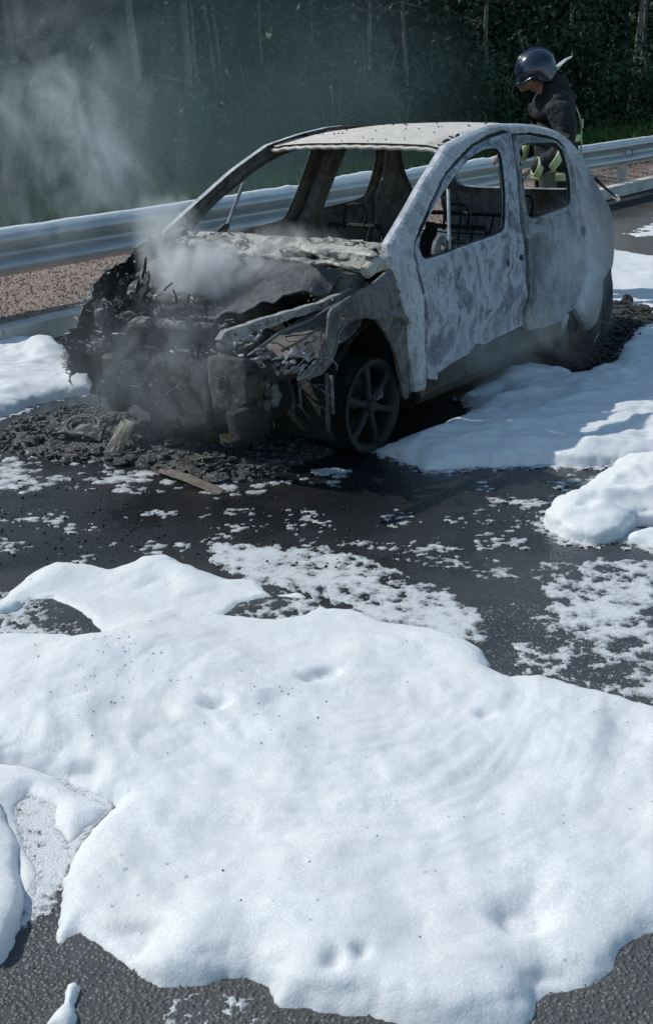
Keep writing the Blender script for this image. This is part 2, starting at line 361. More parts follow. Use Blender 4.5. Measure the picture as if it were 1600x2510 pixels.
def foam_mat(name='fire_foam', col=.79, bub=0.0, dirt=.2, sss=.6, scl=.030):
    t = NT(name); n1 = t.noise(3, 5); g = t.noise(26, 6, .6); b1 = t.vor(230); b2 = t.vor(95)
    c = t.mix(t.map(n1, .35, .65), (col*.965, col*.985, col), (col, col*.99, col*.985))
    sp = t.map(t.math('ADD', t.vor(24), t.math('MULTIPLY', t.noise(2.2, 4), .6)), .335, .365, 1, 0)
    c = t.mix(t.math('MULTIPLY', sp, dirt), c, (.16, .15, .15))
    gr = t.math('MULTIPLY', t.map(t.noise(1.6, 6, .7), .55, .72), dirt); c = t.mix(gr, c, (.55, .54, .545))
    if bub: c = t.mix(t.math('MULTIPLY', t.map(t.math('ADD', b1, t.math('MULTIPLY', t.noise(14, 4), .5)), .42, .62), bub), c, (.30, .31, .325))
    fg = t.noise(150, 3, .7); stk = t.n('Attribute', attribute_name='streak').outputs['Fac']; c = t.mix(t.map(fg, .35, .65, .0, .14), c, (.50, .52, .54)); c = t.mix(t.map(stk, .0, .40, .0, .34), c, (.60, .62, .64)); grn = t.map(t.math('ADD', t.vor(120), t.math('MULTIPLY', t.noise(4, 5, .65, dist=1.0), .8)), .60, .85); c = t.mix(t.math('MULTIPLY', grn, .28), c, (.48, .50, .52)); c = t.mix(t.math('MULTIPLY', t.map(t.noise(2.4, 5, .65, dist=.8), .48, .66), .22), c, (.60, .625, .66))
    dk = t.map(t.noise(1.5, 7, .7, dist=1.2), .52, .66); c = t.mix(t.math('MULTIPLY', dk, .28), c, (.50, .515, .525))
    pit = t.map(t.math('ADD', t.vor(48), t.math('MULTIPLY', t.noise(3.5, 4), .5)), .29, .33, 1, 0); c = t.mix(t.math('MULTIPLY', pit, .35), c, (.45, .46, .48))  # small hollows drawn as darker colour, their shade painted without relief
    h = t.math('ADD', t.math('MULTIPLY', g, .3), t.math('MULTIPLY', b1, .25)); h = t.math('ADD', h, t.math('MULTIPLY', b2, .2))
    return t.out(Base_Color=c, Roughness=.55, Normal=t.bump(t.math('ADD', h, t.math('ADD', t.math('MULTIPLY', fg, .5), t.math('MULTIPLY', stk, -.9))), .0038, .6), Subsurface_Weight=sss, Subsurface_Radius=(1.0, 1.0, 1.0), Subsurface_Scale=scl, **{'Specular_IOR_Level': .35})
M_foam = foam_mat(dirt=.6)
M_rfoam = foam_mat('rail_foam', .88, dirt=.15, sss=1.0, scl=.06)
def film_mat():
    t = NT('thin_bubble_film'); a = t.n('Attribute', attribute_name='thick').outputs['Fac']; b1 = t.vor(190); b2 = t.vor(420)
    c = t.mix(t.map(t.math('ADD', a, t.math('MULTIPLY', t.math('SUBTRACT', t.noise(30, 5, .65), .5), .7)), .0, .42), (.33, .345, .36), (.74, .755, .765))
    bb = t.map(t.math('ADD', t.math('MULTIPLY', b1, .6), t.math('MULTIPLY', b2, .4)), .28, .5); c = t.mix(t.math('MULTIPLY', bb, t.map(a, 0, 1, .65, .25)), c, (.14, .145, .155))
    return t.out(Base_Color=c, Roughness=.35, Normal=t.bump(b1, .003, .5), **{'Specular_IOR_Level': .5})
M_film = film_mat()
def gravel_mat():
    t = NT('red_gravel'); v = t.vor(42, out='Color'); x = t.n('SeparateXYZ', {0: v}); cell = t.vor(42)
    c = t.ramp(x.outputs[0], [(0, (.26, .19, .16)), (.4, (.37, .275, .235)), (.8, (.45, .35, .30)), (1, (.52, .45, .40))])
    c = t.mix(t.map(cell, .3, .6), c, (.20, .145, .12)); c = t.mix(t.map(t.noise(2, 4), .4, .7, 0, .5), c, (.38, .285, .24))
    return t.out(Base_Color=c, Roughness=.95, Normal=t.bump(t.map(cell, 0, .6, 1, 0), .015))
M_grav = gravel_mat()
M_conc = plain('kerb_concrete', (.52, .50, .46), .9, 0, .25, 5, .004, 90)
def galv():
    t = NT('galvanised_steel'); n = t.noise(4, 6, .6, vec=t.stretch(.6, 3, 3)); v = t.vor(30, out='Color'); x = t.n('SeparateXYZ', {0: v})
    c = t.mix(t.map(n, .35, .7), (.40, .42, .43), (.57, .585, .59)); c = t.mix(t.math('MULTIPLY', x.outputs[0], .15), c, (.30, .32, .34))
    c = t.mix(t.map(t.noise(9, 5, .7, vec=t.stretch(.25, 1, 6)), .56, .75, 0, .5), c, (.23, .22, .21))
    return t.out(Base_Color=c, Metallic=.45, Roughness=t.map(n, .3, .7, .34, .52), Normal=t.bump(t.noise(30), .002))
M_galv = galv()
def leaf_mat(name, a, b):
    t = NT(name); g = t.n('ObjectInfo'); n = t.noise(1.3, 4); c = t.mix(t.map(n, .3, .7), a, b)
    return t.out(Base_Color=c, Roughness=.6, Specular_IOR_Level=.2)
M_leaf = leaf_mat('leaf_green', (.022, .055, .030), (.05, .105, .045)); M_leafd = leaf_mat('leaf_dark', (.016, .042, .028), (.034, .072, .038))
M_grass = leaf_mat('grass_green', (.022, .055, .014), (.06, .115, .026)); M_bark = plain('grey_bark', (.16, .155, .14), .9, 0, .4, 9, .01, 40)
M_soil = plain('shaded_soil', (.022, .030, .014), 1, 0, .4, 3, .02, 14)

# ------------------------------------------------------------------ ground
KA, KB = Vector((-2.06, 7.93)), Vector((4.55, 16.45)); KD = (KB-KA).normalized(); KN = Vector((KD.y, -KD.x))   # kerb line, normal towards the road
RA, RB = Vector((-2.32, 8.42)), Vector((4.95, 17.0)); RD = (RB-RA).normalized(); RN = Vector((RD.y, -RD.x))     # guardrail line
def grid_sheet(name, o, d, n, u0, u1, v0, v1, nu, nv, zf, mat, kind='structure'):
    U, V_ = np.meshgrid(np.linspace(u0, u1, nu), np.linspace(v0, v1, nv), indexing='ij')
    x = o.x+d.x*U+n.x*V_; y = o.y+d.y*U+n.y*V_; z = zf(U, V_, x, y)
    i = np.arange((nu-1)*(nv-1)); a = (i//(nv-1))*nv+i % (nv-1)
    F = np.stack([a, a+nv, a+nv+1, a+1], -1)
    if (d.x*n.y-d.y*n.x) < 0: F = F[:, ::-1]
    ob = link(name, mesh_np(name, np.stack([x, y, z], -1).reshape(-1, 3), F), mat); return tag(ob, kind=kind)
grid_sheet('road', KA, KD, KN, -40, 90, -.02, 60, 60, 60, lambda U, V_, x, y: 0*U, M_asph)
def verge_z(U, V_, x, y): return .145+.10*np.clip(V_/.8, 0, 1)+.02*fbm(x, y, 0, 1.5, 3)*np.clip(V_/.3, 0, 1)
grid_sheet('gravel_verge', KA-KN*.16, KD, -KN, -30, 60, 0, 1.9, 300, 24, lambda U, V_, x, y: verge_z(U, V_, x, y), M_grav)
def ground_z(d): return .25-.06*np.clip(d-1.6, 0, 60)+.0009*np.clip(d-8, 0, 200)**1.6
def forest_z(U, V_, x, y): return ground_z(V_)+.08*fbm(x, y, 0, .5, 3)
grid_sheet('grass_ground', KA-KN*1.95, KD, -KN, -400, 700, 0, 900, 200, 200, lambda U, V_, x, y: forest_z(U, V_, x, y)-.02, M_soil)

# kerb stones
kb = MB(); kb.box((0, 0, 0), (.9925, .16, .30), bev=.012); kme = None
strip = MB(); L = 60
def ka(u, v, z): p = KA+KD*u+KN*v; return (p.x, p.y, z)
strip.add([ka(-12, -.155, .05), ka(40, -.155, .05), ka(40, -.005, .05), ka(-12, -.005, .05), ka(-12, -.155, .10), ka(40, -.155, .10), ka(40, -.005, .10), ka(-12, -.005, .10)],
          [(0,3,2,1), (4,5,6,7), (0,1,5,4), (1,2,6,5), (2,3,7,6), (3,0,4,7)])
kerb = tag(strip.build('kerb', M_conc), kind='structure')
ks = None; kang = math.atan2(KD.y, KD.x)
for i in range(-3, 17):
    if ks is None: ks = kb.build('kerb_stone', M_conc, kerb); o = ks
    else: o = ks.copy(); C.objects.link(o); o.parent = kerb
    p = KA+KD*(i*1.0+.28)+KN*(-.08+random.uniform(-.004, .004)); o.location = (p.x, p.y, .002+random.uniform(-.006, .006)); o.rotation_euler = (0, 0, kang+random.uniform(-.006, .006))

# loose stones (uncountable)
def stones(name, pos, size, mat, seed):
    q = np.random.default_rng(seed); base = np.array([(0,0,1),(1,0,0),(.31,.95,0),(-.81,.59,0),(-.81,-.59,0),(.31,-.95,0),(0,0,-1)], float)
    tri = np.array([(0,1,2),(0,2,3),(0,3,4),(0,4,5),(0,5,1),(6,2,1),(6,3,2),(6,4,3),(6,5,4),(6,1,5)]); n = len(pos)
    V = base[None]*q.uniform(.65, 1.3, (n, 7, 1)); V = V*np.stack([q.uniform(.7, 1.3, n), q.uniform(.7, 1.2, n), q.uniform(.45, .9, n)], -1)[:, None]
    a = q.uniform(0, 6.28, n); c, s = np.cos(a), np.sin(a)
    V = np.stack([V[..., 0]*c[:, None]-V[..., 1]*s[:, None], V[..., 0]*s[:, None]+V[..., 1]*c[:, None], V[..., 2]], -1)*size[:, None, None]+pos[:, None]
    F = (tri[None]+7*np.arange(n)[:, None, None]).reshape(-1, 3)
    return tag(link(name, mesh_np(name, V.reshape(-1, 3), F, False), mat), kind='stuff')
n = 16000; u = rng.uniform(-2.5, 18, n); v = rng.uniform(.02, 1.5, n); x = KA.x+KD.x*u-KN.x*(v+.16); y = KA.y+KD.y*u-KN.y*(v+.16)
stones('gravel_stones', np.stack([x, y, verge_z(u, v, x, y)+.004], -1), rng.uniform(.004, .014, n), M_grav, 2)
n = 26000; x = rng.uniform(-1.3, 1.5, n); y = rng.uniform(1.5, 3.4, n); ok = np.abs(x) < .32*y+.35
pp = np.stack([x, y, np.full(n, -.0005)], -1)[ok]
M_chip = plain('asphalt_chips', (.16, .152, .143), .9, 0, .6, 55, .001, 200)
stones('asphalt_chips', pp, rng.uniform(.002, .0062, len(pp)), M_chip, 4)

# ------------------------------------------------------------------ guardrail
def RP(px, py):
    d = ray(px, py); t = (Vector((RA.x, RA.y)).dot(RN))/(d.x*RN.x+d.y*RN.y); p = Vector((d.x*t, d.y*t, CAM_H+d.z*t))
    return (Vector((p.x, p.y))-RA).dot(RD), p.z
def ra(u, v, z): p = RA+RD*u+RN*v; return Vector((p.x, p.y, z))
rail = tag(empty('guardrail', ra(0, 0, .2), math.atan2(RD.y, RD.x)), 'galvanised steel guardrail with a corrugated beam running along the verge behind the burnt car', 'guardrail')
BZ = .573
prof = [(-.004, .168), (.012, .165), (.05, .143), (.076, .122), (.083, .10), (.080, .076), (.058, .055), (.022, .032), (.004, .016), (.0, 0), (.004, -.016), (.022, -.032), (.058, -.055), (.080, -.076), (.083, -.10), (.076, -.122), (.05, -.143), (.012, -.165), (-.004, -.168)]
def rl(u, v, z): return Vector((u, -v if (RD.x*RN.y-RD.y*RN.x) < 0 else v, z-.2))
for i in range(-3, 8):
    mb = MB(); u0, u1 = i*4.0-.9, i*4.0+3.1+.12; k = 9; V = []
    for s in range(k):
        u = u0+(u1-u0)*s/(k-1)
        V += [rl(u, v+(.0035 if i % 2 else 0), BZ+z+.004*math.sin(u*1.7)) for v, z in prof]
        V += [rl(u, v-.005+(.0035 if i % 2 else 0), BZ+z+.004*math.sin(u*1.7)) for v, z in prof]
    n = len(prof); F = []
    for s in range(k-1):
        for j in range(n-1):
            a = s*2*n+j; F += [(a, a+1, a+1+2*n, a+2*n), (a+n, a+n+2*n, a+n+1+2*n, a+n+1)]
        a = s*2*n; F += [(a, a+2*n, a+3*n, a+n), (a+n-1, a+2*n-1, a+4*n-1, a+3*n-1)]
    for s in (0, k-1):
        for j in range(n-1): a = s*2*n+j; F.append((a, a+n, a+n+1, a+1))
    mb.add(V, F); b = mb.build('beam', M_galv, rail, True, 40)
    for q in range(6):
        bo = MB(); bo.lathe([(0, .012), (.012, .010), (.016, .0)], rl(u0+.06+.05*(q % 2), .008+.004, BZ+(.0, .058, -.058)[q//2]), rl(0, 1, .2)-rl(0, 0, .2), 10)
    bo.build('splice_bolt', M_galv, rail, True)
u_post = RP(1548, 430)[0]; PSP = 3.05
for k in range(-5, 8):
    u = u_post+PSP*k
    p = MB()
    for (du, dv, su, sv) in ((0, -.16, .008, .12), (.03, -.10, .055, .008), (.03, -.22, .055, .008)): p.box(rl(u+du, dv, .24), (su, sv, .86))
    p.build('post', M_galv, rail)
    s = MB(); s.box(rl(u+.03, -.05, BZ), (.12, .09, .16), bev=.01); s.build('spacer_block', M_galv, rail)
M_refl = plain('reflector_plastic', (.75, .75, .75), .3, 0, .1); M_dk = plain('dark_plastic', (.03, .03, .032), .5)
u_r = RP(1228, 428)[0]; du = RP(1535, 373)[0]-u_r
for k in (0, 1, 2, 3):
    u = u_r+du*k
    r = MB(); r.add([rl(u-.05, .004, BZ-.045), rl(u-.05, .004, BZ+.045), rl(u+.0, .09, BZ+.035), rl(u+.0, .09, BZ-.035), rl(u-.046, .004, BZ-.045), rl(u-.046, .004, BZ+.045), rl(u+.004, .09, BZ+.035), rl(u+.004, .09, BZ-.035)],
          [(0,1,2,3), (7,6,5,4), (0,4,5,1), (1,5,6,2), (2,6,7,3), (3,7,4,0)])
    ro = r.build('reflector', M_dk, rail); f = MB(); sg = 1 if rl(0, 1, .2).y > 0 else -1; nn = Vector((-.086, .05*sg, 0)).normalized()
    qd = [rl(u-.046, .011, BZ-.034), rl(u-.046, .011, BZ+.034), rl(u-.006, .080, BZ+.028), rl(u-.006, .080, BZ-.028)]
    f.add([p+nn*.003 for p in qd]+[p-nn*.002 for p in qd], [(0,1,2,3), (7,6,5,4), (0,4,5,1), (1,5,6,2), (2,6,7,3), (3,7,4,0)]); f.build('reflector_face', M_refl, ro)

# ------------------------------------------------------------------ the burnt hatchback
car = tag(empty('burnt_car', (CX, CY, 0), YAW), 'burnt-out small hatchback with ashen grey shell, bare windows and collapsed engine bay', 'car')
def PXY(L, side=1): return [S(x, y, side) for x, y in L]
def side3d(off=0.0, rr=.03, rh=.012, amp=.006, seed=0, side=1, extra=None):
    def f(uv, d, dh):
        X, Z = uv[:, 0], uv[:, 1]; Y = surfY(X, Z)+off
        q = np.clip(d/rr, 0, 1); Y = Y-rr*(1-np.sqrt(np.clip(1-(1-q)**2, 0, 1)))*.8
        q = np.clip(dh/rh, 0, 1); Y = Y-rh*(1-np.sqrt(np.clip(1-(1-q)**2, 0, 1)))*.8
        Y = Y+amp*fbm(X+seed, Z, seed*.7, 3.2, 3)+amp*.35*fbm(X, Z+seed, seed, 11, 3)
        if extra is not None: Y = Y+extra(X, Z, d, dh)
        return np.stack([X, Y*side, Z], -1)
    return f
NL, NR = np.array([0, 1., 0]), np.array([0, -1., 0])
frame_px = [(957,600),(1012,506),(1054,431),(1101,355),(1150,325),(1200,307),(1234,302),(1273,301),(1314,304),(1350,313),(1378,324),(1400,342),(1424,371),(1440,402),(1460,439),(1478,473),(1490,501),(1495,530),(1499,566),(1499,606),(1497,645),(1492,668),(1481,690),(1478,740),(1466,792),
            (1446,812),(1428,775),(1413,755),(1399,766),(1386,815),(1372,845),(1320,872),(1230,906),(1165,937),(1100,960),(1052,984),(1025,960),(1010,860),(1000,760),(975,690),(962,650)]
fdoor_px = [(1049,933),(1047,860),(1046,782),(1041,720),(1026,662),(1018,621),(1021,590),(1034,560),(1062,495),(1096,426),(1132,384),(1163,355),(1200,333),(1240,320),(1254,325),(1262,380),(1270,436),(1279,561),(1288,600),(1291,645),(1291,681),(1289,746),(1283,800),(1240,822),(1214,833),(1188,849),(1168,846),(1150,872),(1100,900),(1076,918),(1072,935)]
rdoor_px = [(1263,326),(1300,325),(1345,333),(1372,343),(1390,363),(1402,400),(1413,440),(1418,500),(1434,560),(1438,640),(1431,700),(1416,742),(1398,762),(1380,788),(1367,795),(1328,808),(1289,814),(1294,746),(1297,681),(1297,645),(1294,600),(1285,561),(1276,436),(1268,380)]
fwin_px = [(1221,362),(1190,363),(1158,382),(1132,408),(1104,447),(1072,496),(1046,543),(1031,580),(1030,610),(1036,630),(1048,637),(1106,616),(1184,587),(1237,567),(1241,540),(1242,478),(1237,423),(1230,376)]
rwin_px = [(1272,350),(1346,348),(1366,352),(1378,364),(1388,390),(1398,436),(1402,496),(1386,509),(1340,525),(1297,540),(1288,480),(1280,420)]
FRAME, FDOOR, RDOOR, FWIN, RWIN = [np.array(PXY(q)) for q in (frame_px, fdoor_px, rdoor_px, fwin_px, rwin_px)]
def shrink(P, d):
    c = P.mean(0); e = np.roll(P, -1, 0)-np.roll(P, 1, 0); n = np.stack([e[:, 1], -e[:, 0]], -1); n /= np.linalg.norm(n, axis=1)[:, None]
    s = 1 if (n*(P-c)).sum() > 0 else -1
    return P-n*s*d
# one opening for both doors
FRAME = np.concatenate([FRAME[:30], RDOOR[:14][::-1], FDOOR[:15][::-1], np.array(PXY([(1046,958),(1025,962)])), FRAME[-4:]])
def frame_extra(X, Z, d, dh):     # drip rail groove along the roof and a flared arch
    g = -.010*np.exp(-((d-.042)/.007)**2)*(Z > .93)-.012*np.clip((d-.045)/.02, 0, 1)*(Z > .93)
    tail = .02*np.exp(-((X+2.62)/.10)**2)*np.clip((1.05-Z)/.3, 0, 1)*(Z > .5)
    return g+tail
for sd, NN in ((1, NL), (-1, NR)):
    sheet('side_frame', FRAME, [], side3d(0, .026, .012, .003, 1, sd, frame_extra), NN, M_side, car, .013, .032, .0015, 3, 0, M_inner)
def door_extra(win, crease):
    def f(X, Z, d, dh):
        e = -.020*np.exp(-(((dh-.030)/.007)**2))*(Z > .86)              # sash groove
        e = e+.010*np.exp(-((Z-(.60+.05*X))/.045)**2)-.012*np.exp(-((Z-(.40-.02*X))/.05)**2)   # pressed creases
        e = e-.005*np.exp(-((d-.02)/.006)**2)
        b = fbm(X+9, Z+crease, .3, 5.5, 4); e = e+.006*b*(Z < .9)
        return e
    return f
for sd, NN in ((1, NL), (-1, NR)):
    dr = sheet('front_door', shrink(FDOOR, .011), [FWIN], side3d(.004, .008, .010, .0035, 4, sd, door_extra(FWIN, 1)), NN, M_door, car, .013, .024, .002, 5, 0, M_inner, sd < 0)
    q = S(1106, 462), S(1109, 613)
    pts = [Vector((q[0][0]+(q[1][0]-q[0][0])*t, sd*(float(surfY(q[0][0], q[0][1]+(q[1][1]-q[0][1])*t))-.02), q[0][1]+(q[1][1]-q[0][1])*t)) for t in (0, .35, .7, 1)]
    b = MB(); b.tube(pts, .011, 6, flat=.7); b.build('window_divider', M_side, dr, True)
    sail = [S(*p) for p in ((1076,632),(1080,596),(1094,574),(1106,580),(1108,616))]
    so_ = sheet('mirror_bracket', sail, [[S(*p) for p in ((1092,598),(1098,592),(1102,602),(1097,614),(1091,610))]], side3d(-.02, .01, .006, .003, 7, sd), NN, M_fend, dr, .012, .02, .002, 8)
    rd = sheet('rear_door', shrink(RDOOR, .011), [RWIN], side3d(.003, .008, .010, .0035, 6, sd, door_extra(RWIN, 5)), NN, M_rdoor, car, .014, .024, .002, 9, 0, M_inner, sd < 0)
    for nm, PP, par, off, rr_ in (('door_seal', np.concatenate([FDOOR[2:16]]), car, -.020, .009), ('door_seal', np.concatenate([RDOOR[1:14]]), car, -.020, .009), ('window_seal', FWIN, dr, -.016, .008), ('window_seal', RWIN, rd, -.016, .010)):
        cl = nm == 'window_seal'; L = smooth_poly(PP, 2) if cl else np.array(PP); L = np.concatenate([L, L[:1]]) if cl else L
        b = MB(); b.tube([(x_, sd*(float(surfY(x_, z_))+off), z_) for x_, z_ in L], rr_, 5, False); b.build(nm, M_black, par, True)
    # burnt-out handle openings and lock hole
    for par, (px_, py_), s_ in ((dr, (1276, 631), (.045, .03, .034)), (dr, (1243, 645), (.03, .03, .05)), (rd, (1429, 568), (.06, .03, .07))):
        X, Z = S(px_, py_); h = MB(); h.lump((X, sd*(float(surfY(X, Z))-.004), Z), s_, int(px_), .5, 8); h.build('handle_cavity', M_black, par, True)
    # b pillar behind the door gap
    zz = np.linspace(.3, 1.37, 14); bp = MB(); V = []
    for z in zz:
        xc = np.interp(z, [.3, .6, .9, 1.37], [S(1288, 800)[0], S(1293, 700)[0], S(1283, 565)[0], S(1260, 325)[0]]); y0 = float(surfY(xc, z))
        wd = .075 if z > .9 else .11
        V += [Vector((xc-wd, sd*(y0-.042), z)), Vector((xc+wd, sd*(y0-.042), z)), Vector((xc+wd*.75, sd*(y0-.10), z)), Vector((xc-wd*.75, sd*(y0-.10), z))]
    F = []
    for i in range(len(zz)-1):
        for j in range(4): F.append((i*4+j, i*4+(j+1) % 4, i*4+4+(j+1) % 4, i*4+4+j))
    bp.add(V, F); bp.build('pillar', M_inner, car)
    # sill box under the doors
    sb = MB(); a = S(1045, 975); b_ = S(1372, 840)
    V = []
    for i in range(16):
        t = i/15; X = -.40+(-2.02+.40)*t; 
        for (y, z) in ((.715, .44), (.755, .33), (.765, .20), (.70, .13), (.62, .16), (.62, .42)): V.append(Vector((X, sd*(y+.006*noise3(X*5, z*9, 3.3)), z+.008*float(noise3(X*4, y*9, 8.1)))))
    F = [(i*6+j, i*6+(j+1) % 6, i*6+6+(j+1) % 6, i*6+6+j) for i in range(15) for j in range(6)]+[(5,4,3,2,1,0), tuple(range(90, 96))]
    sb.add(V, F); sb.build('sill', M_sill, car)

# front fender, driver's side, with its row of bolt holes
fend_px = [(820,760),(856,738),(893,712),(927,696),(958,668),(971,644),(990,634),(1014,626),(1024,664),(1040,720),(1044,782),(1044,860),(1046,930),(1040,972),(1030,960),(1021,985),(1008,974),(1000,940),(990,912),(977,860),(958,821),(943,800),(932,784),(906,777),(880,782),(854,798),(836,818),(833,850),(822,890),(801,918),(790,922),(762,934),(755,926),(780,893),(802,860),(817,808)]
holes = [[(990+4.5*math.cos(a), 660+9*math.sin(a)) for a in np.linspace(0, 6.28, 9)[:-1]]]
for (hx, hy, ra_, rb_) in ((981, 701, 4, 8), (988, 748, 4.5, 8), (994, 792, 4.5, 9), (1011, 822, 4, 8), (849, 778, 3.5, 6), (936, 708, 3, 4)):
    holes.append([(hx+ra_*math.cos(a), hy+rb_*math.sin(a)) for a in np.linspace(0, 6.28, 9)[:-1]])
ARCH_C = (.0, .30)
def fend_extra(X, Z, d, dh):
    r = np.hypot(X-.0, Z-.29); e = .022*np.exp(-((r-.375)/.02)**2)*(Z > .25)
    e = e-.035*np.clip((-.12-X)/.18, 0, 1)*np.clip((.86-Z)/.1, 0, 1)-.012*np.exp(-((X+.33-.12*(Z-.5))/.03)**2)
    ht = .012*np.exp(-((dh-.012)/.008)**2)
    return e+ht+.006*fbm(X, Z, 2., 9, 4)
fd = sheet('front_fender', PXY(fend_px), [PXY(h) for h in holes], side3d(-.012, .018, .006, .006, 12, 1, fend_extra), NL, M_fend, car, .016, .012, .003, 13)
lip = MB(); L = [S(*p) for p in ((762,930),(801,916),(822,888),(833,850),(836,818),(854,798),(880,783),(906,777),(932,785),(943,801),(958,822),(977,860),(990,912),(1000,940))]
lip.tube([Vector((x, float(surfY(x, z))-.02+.004*math.sin(i*5), z)) for i, (x, z) in enumerate(L)], .005, 6); lip.build('arch_lip', M_fend, fd, True)
# crumpled fender, far side
rf_px = [(392,570),(350,590),(322,606),(285,640),(262,655),(228,678),(214,702),(190,765),(172,800),(150,828),(158,850),(150,882),(163,905),(168,940),(178,905),(205,915),(214,960),(262,975),(300,930),(330,850),(352,770),(392,700),(420,640),(425,590)]
def rf3d(uv, d, dh):
    X, Z = uv[:, 0], uv[:, 1]; Y = np.minimum(surfY(X, Z), .86)+.03*fbm(X, Z, 1, 5, 4)-.05*np.clip(1-d/.06, 0, 1)*(.6+1.6*fbm(X, Z, 7, 16, 3))
    return np.stack([X, -Y, Z], -1)
sheet('crumpled_fender', [S(x, y, -1) for x, y in rf_px], [], rf3d, NR, M_charash, car, .016, .006, .03, 21, 0)

# roof
nx, ny = 46, 40; xs = np.linspace(-.905, -2.52, nx); tt = np.linspace(-1, 1, ny)
X, T = np.meshgrid(xs, tt, indexing='ij')
ze = np.interp(-X, [.9, 1.05, 1.3, 1.6, 2.0, 2.3, 2.52], [1.345, 1.368, 1.388, 1.393, 1.378, 1.345, 1.305])
Yr = np.interp(-X, [.9, 1.2, 1.6, 2.2, 2.52], [.555, .555, .55, .53, .50])*T
Zr = ze+.034*(1-T**2)*np.clip((-X-.88)/.3, .55, 1)+.005*fbm(X, Yr, 0, 3, 3)-.012*np.exp(-((np.abs(T)-.93)/.03)**2)
Xr = X+.05*(1-T**2)*np.clip((1.25+X)/.35, 0, 1)
V = np.stack([Xr, Yr, Zr], -1).reshape(-1, 3); i = np.arange((nx-1)*(ny-1)); a = (i//(ny-1))*ny+i % (ny-1); F = np.stack([a, a+ny, a+ny+1, a+1], -1)
V = np.concatenate([V, V-[0, 0, .012]]); F = np.concatenate([F[:, ::-1], F+nx*ny])
roof = link('roof', mesh_np('roof', V, F), M_roof, car)
tube = MB(); tube.tube([(float(Xr[0, j])+.006, float(Yr[0, j]), float(Zr[0, j])-.022+.003*math.sin(j*2.1)) for j in range(ny)], .011, 8, flat=1.6); tube.build('windscreen_header', M_roof, car, True)
fl = MB(); q = random.Random(4)
for k in range(70):
    t = q.random(); j = min(int(t*nx*.62), nx-1); sd = 1 if q.random() < .8 else -1
    fl.flake((float(Xr[j, 0])+q.uniform(-.02, .02), sd*(abs(float(Yr[j, 0]))+q.uniform(-.028, .010)), float(ze[j, 0])+q.uniform(.0, .012)), (q.uniform(.012, .05), q.uniform(.008, .022)), k, .005, rotm(q.uniform(-.4, .4), q.uniform(-.4, .4), q.uniform(0, 3)))
for k in range(120):
    t = q.uniform(.02, .42); j = int(t*nx); fl.flake((float(Xr[j, 0])+q.uniform(-.02, .02), .555-.02*q.random()-.03*t, float(ze[j, 0])+q.uniform(.0, .016)), (q.uniform(.02, .07), q.uniform(.010, .026)), k+700, .006, rotm(q.uniform(-.5, .5), q.uniform(-.5, .5), q.uniform(-.4, .4)))
for k in range(90):
    j = q.randint(1, nx-2); i_ = q.randint(2, ny-3); fl.flake((float(Xr[j, i_]), float(Yr[j, i_]), float(Zr[j, i_])+.004), (q.uniform(.006, .02), q.uniform(.005, .012)), k+300, .004, rotm(q.uniform(-.3, .3), q.uniform(-.3, .3), q.uniform(0, 3)))
tag(fl.build('soot_flakes', M_black, roof), kind='stuff')

# hatch: burnt tailgate with an empty rear window
def tail_x(y, z): return np.interp(z, [.2, .45, .75, 1.0, 1.2, 1.33], [-2.93, -3.0, -2.97, -2.86, -2.68, -2.52])+.10*(np.abs(y)/.62)**2.6
hatch = [(-.56, .55), (-.60, .8), (-.58, .98), (-.52, 1.15), (-.46, 1.29), (-.3, 1.315), (.3, 1.315), (.46, 1.29), (.52, 1.15), (.58, .98), (.60, .8), (.56, .55)]
hwin = [(-.47, .97), (-.43, 1.12), (-.38, 1.235), (-.25, 1.255), (.25, 1.255), (.38, 1.235), (.43, 1.12), (.47, .97), (.3, .95), (-.3, .95)]
def h3d(off):
    def f(uv, d, dh):
        y, z = uv[:, 0], uv[:, 1]; x = tail_x(y, z)+off+.01*fbm(y, z, 3, 4, 3)+.012*(1-np.clip(d/.03, 0, 1))+.01*(1-np.clip(dh/.02, 0, 1)); return np.stack([x, y, z], -1)
    return f
tg = sheet('tailgate', hatch, [hwin], h3d(0.0), np.array([-1., 0, .2]), M_rdoor, car, .025, .03, .003, 31)
sheet('rear_panel', [(-.66, .2), (-.68, .54), (.68, .54), (.66, .2)], [], h3d(.01), np.array([-1., 0, 0]), M_fend, car, .03, .03, .008, 33)

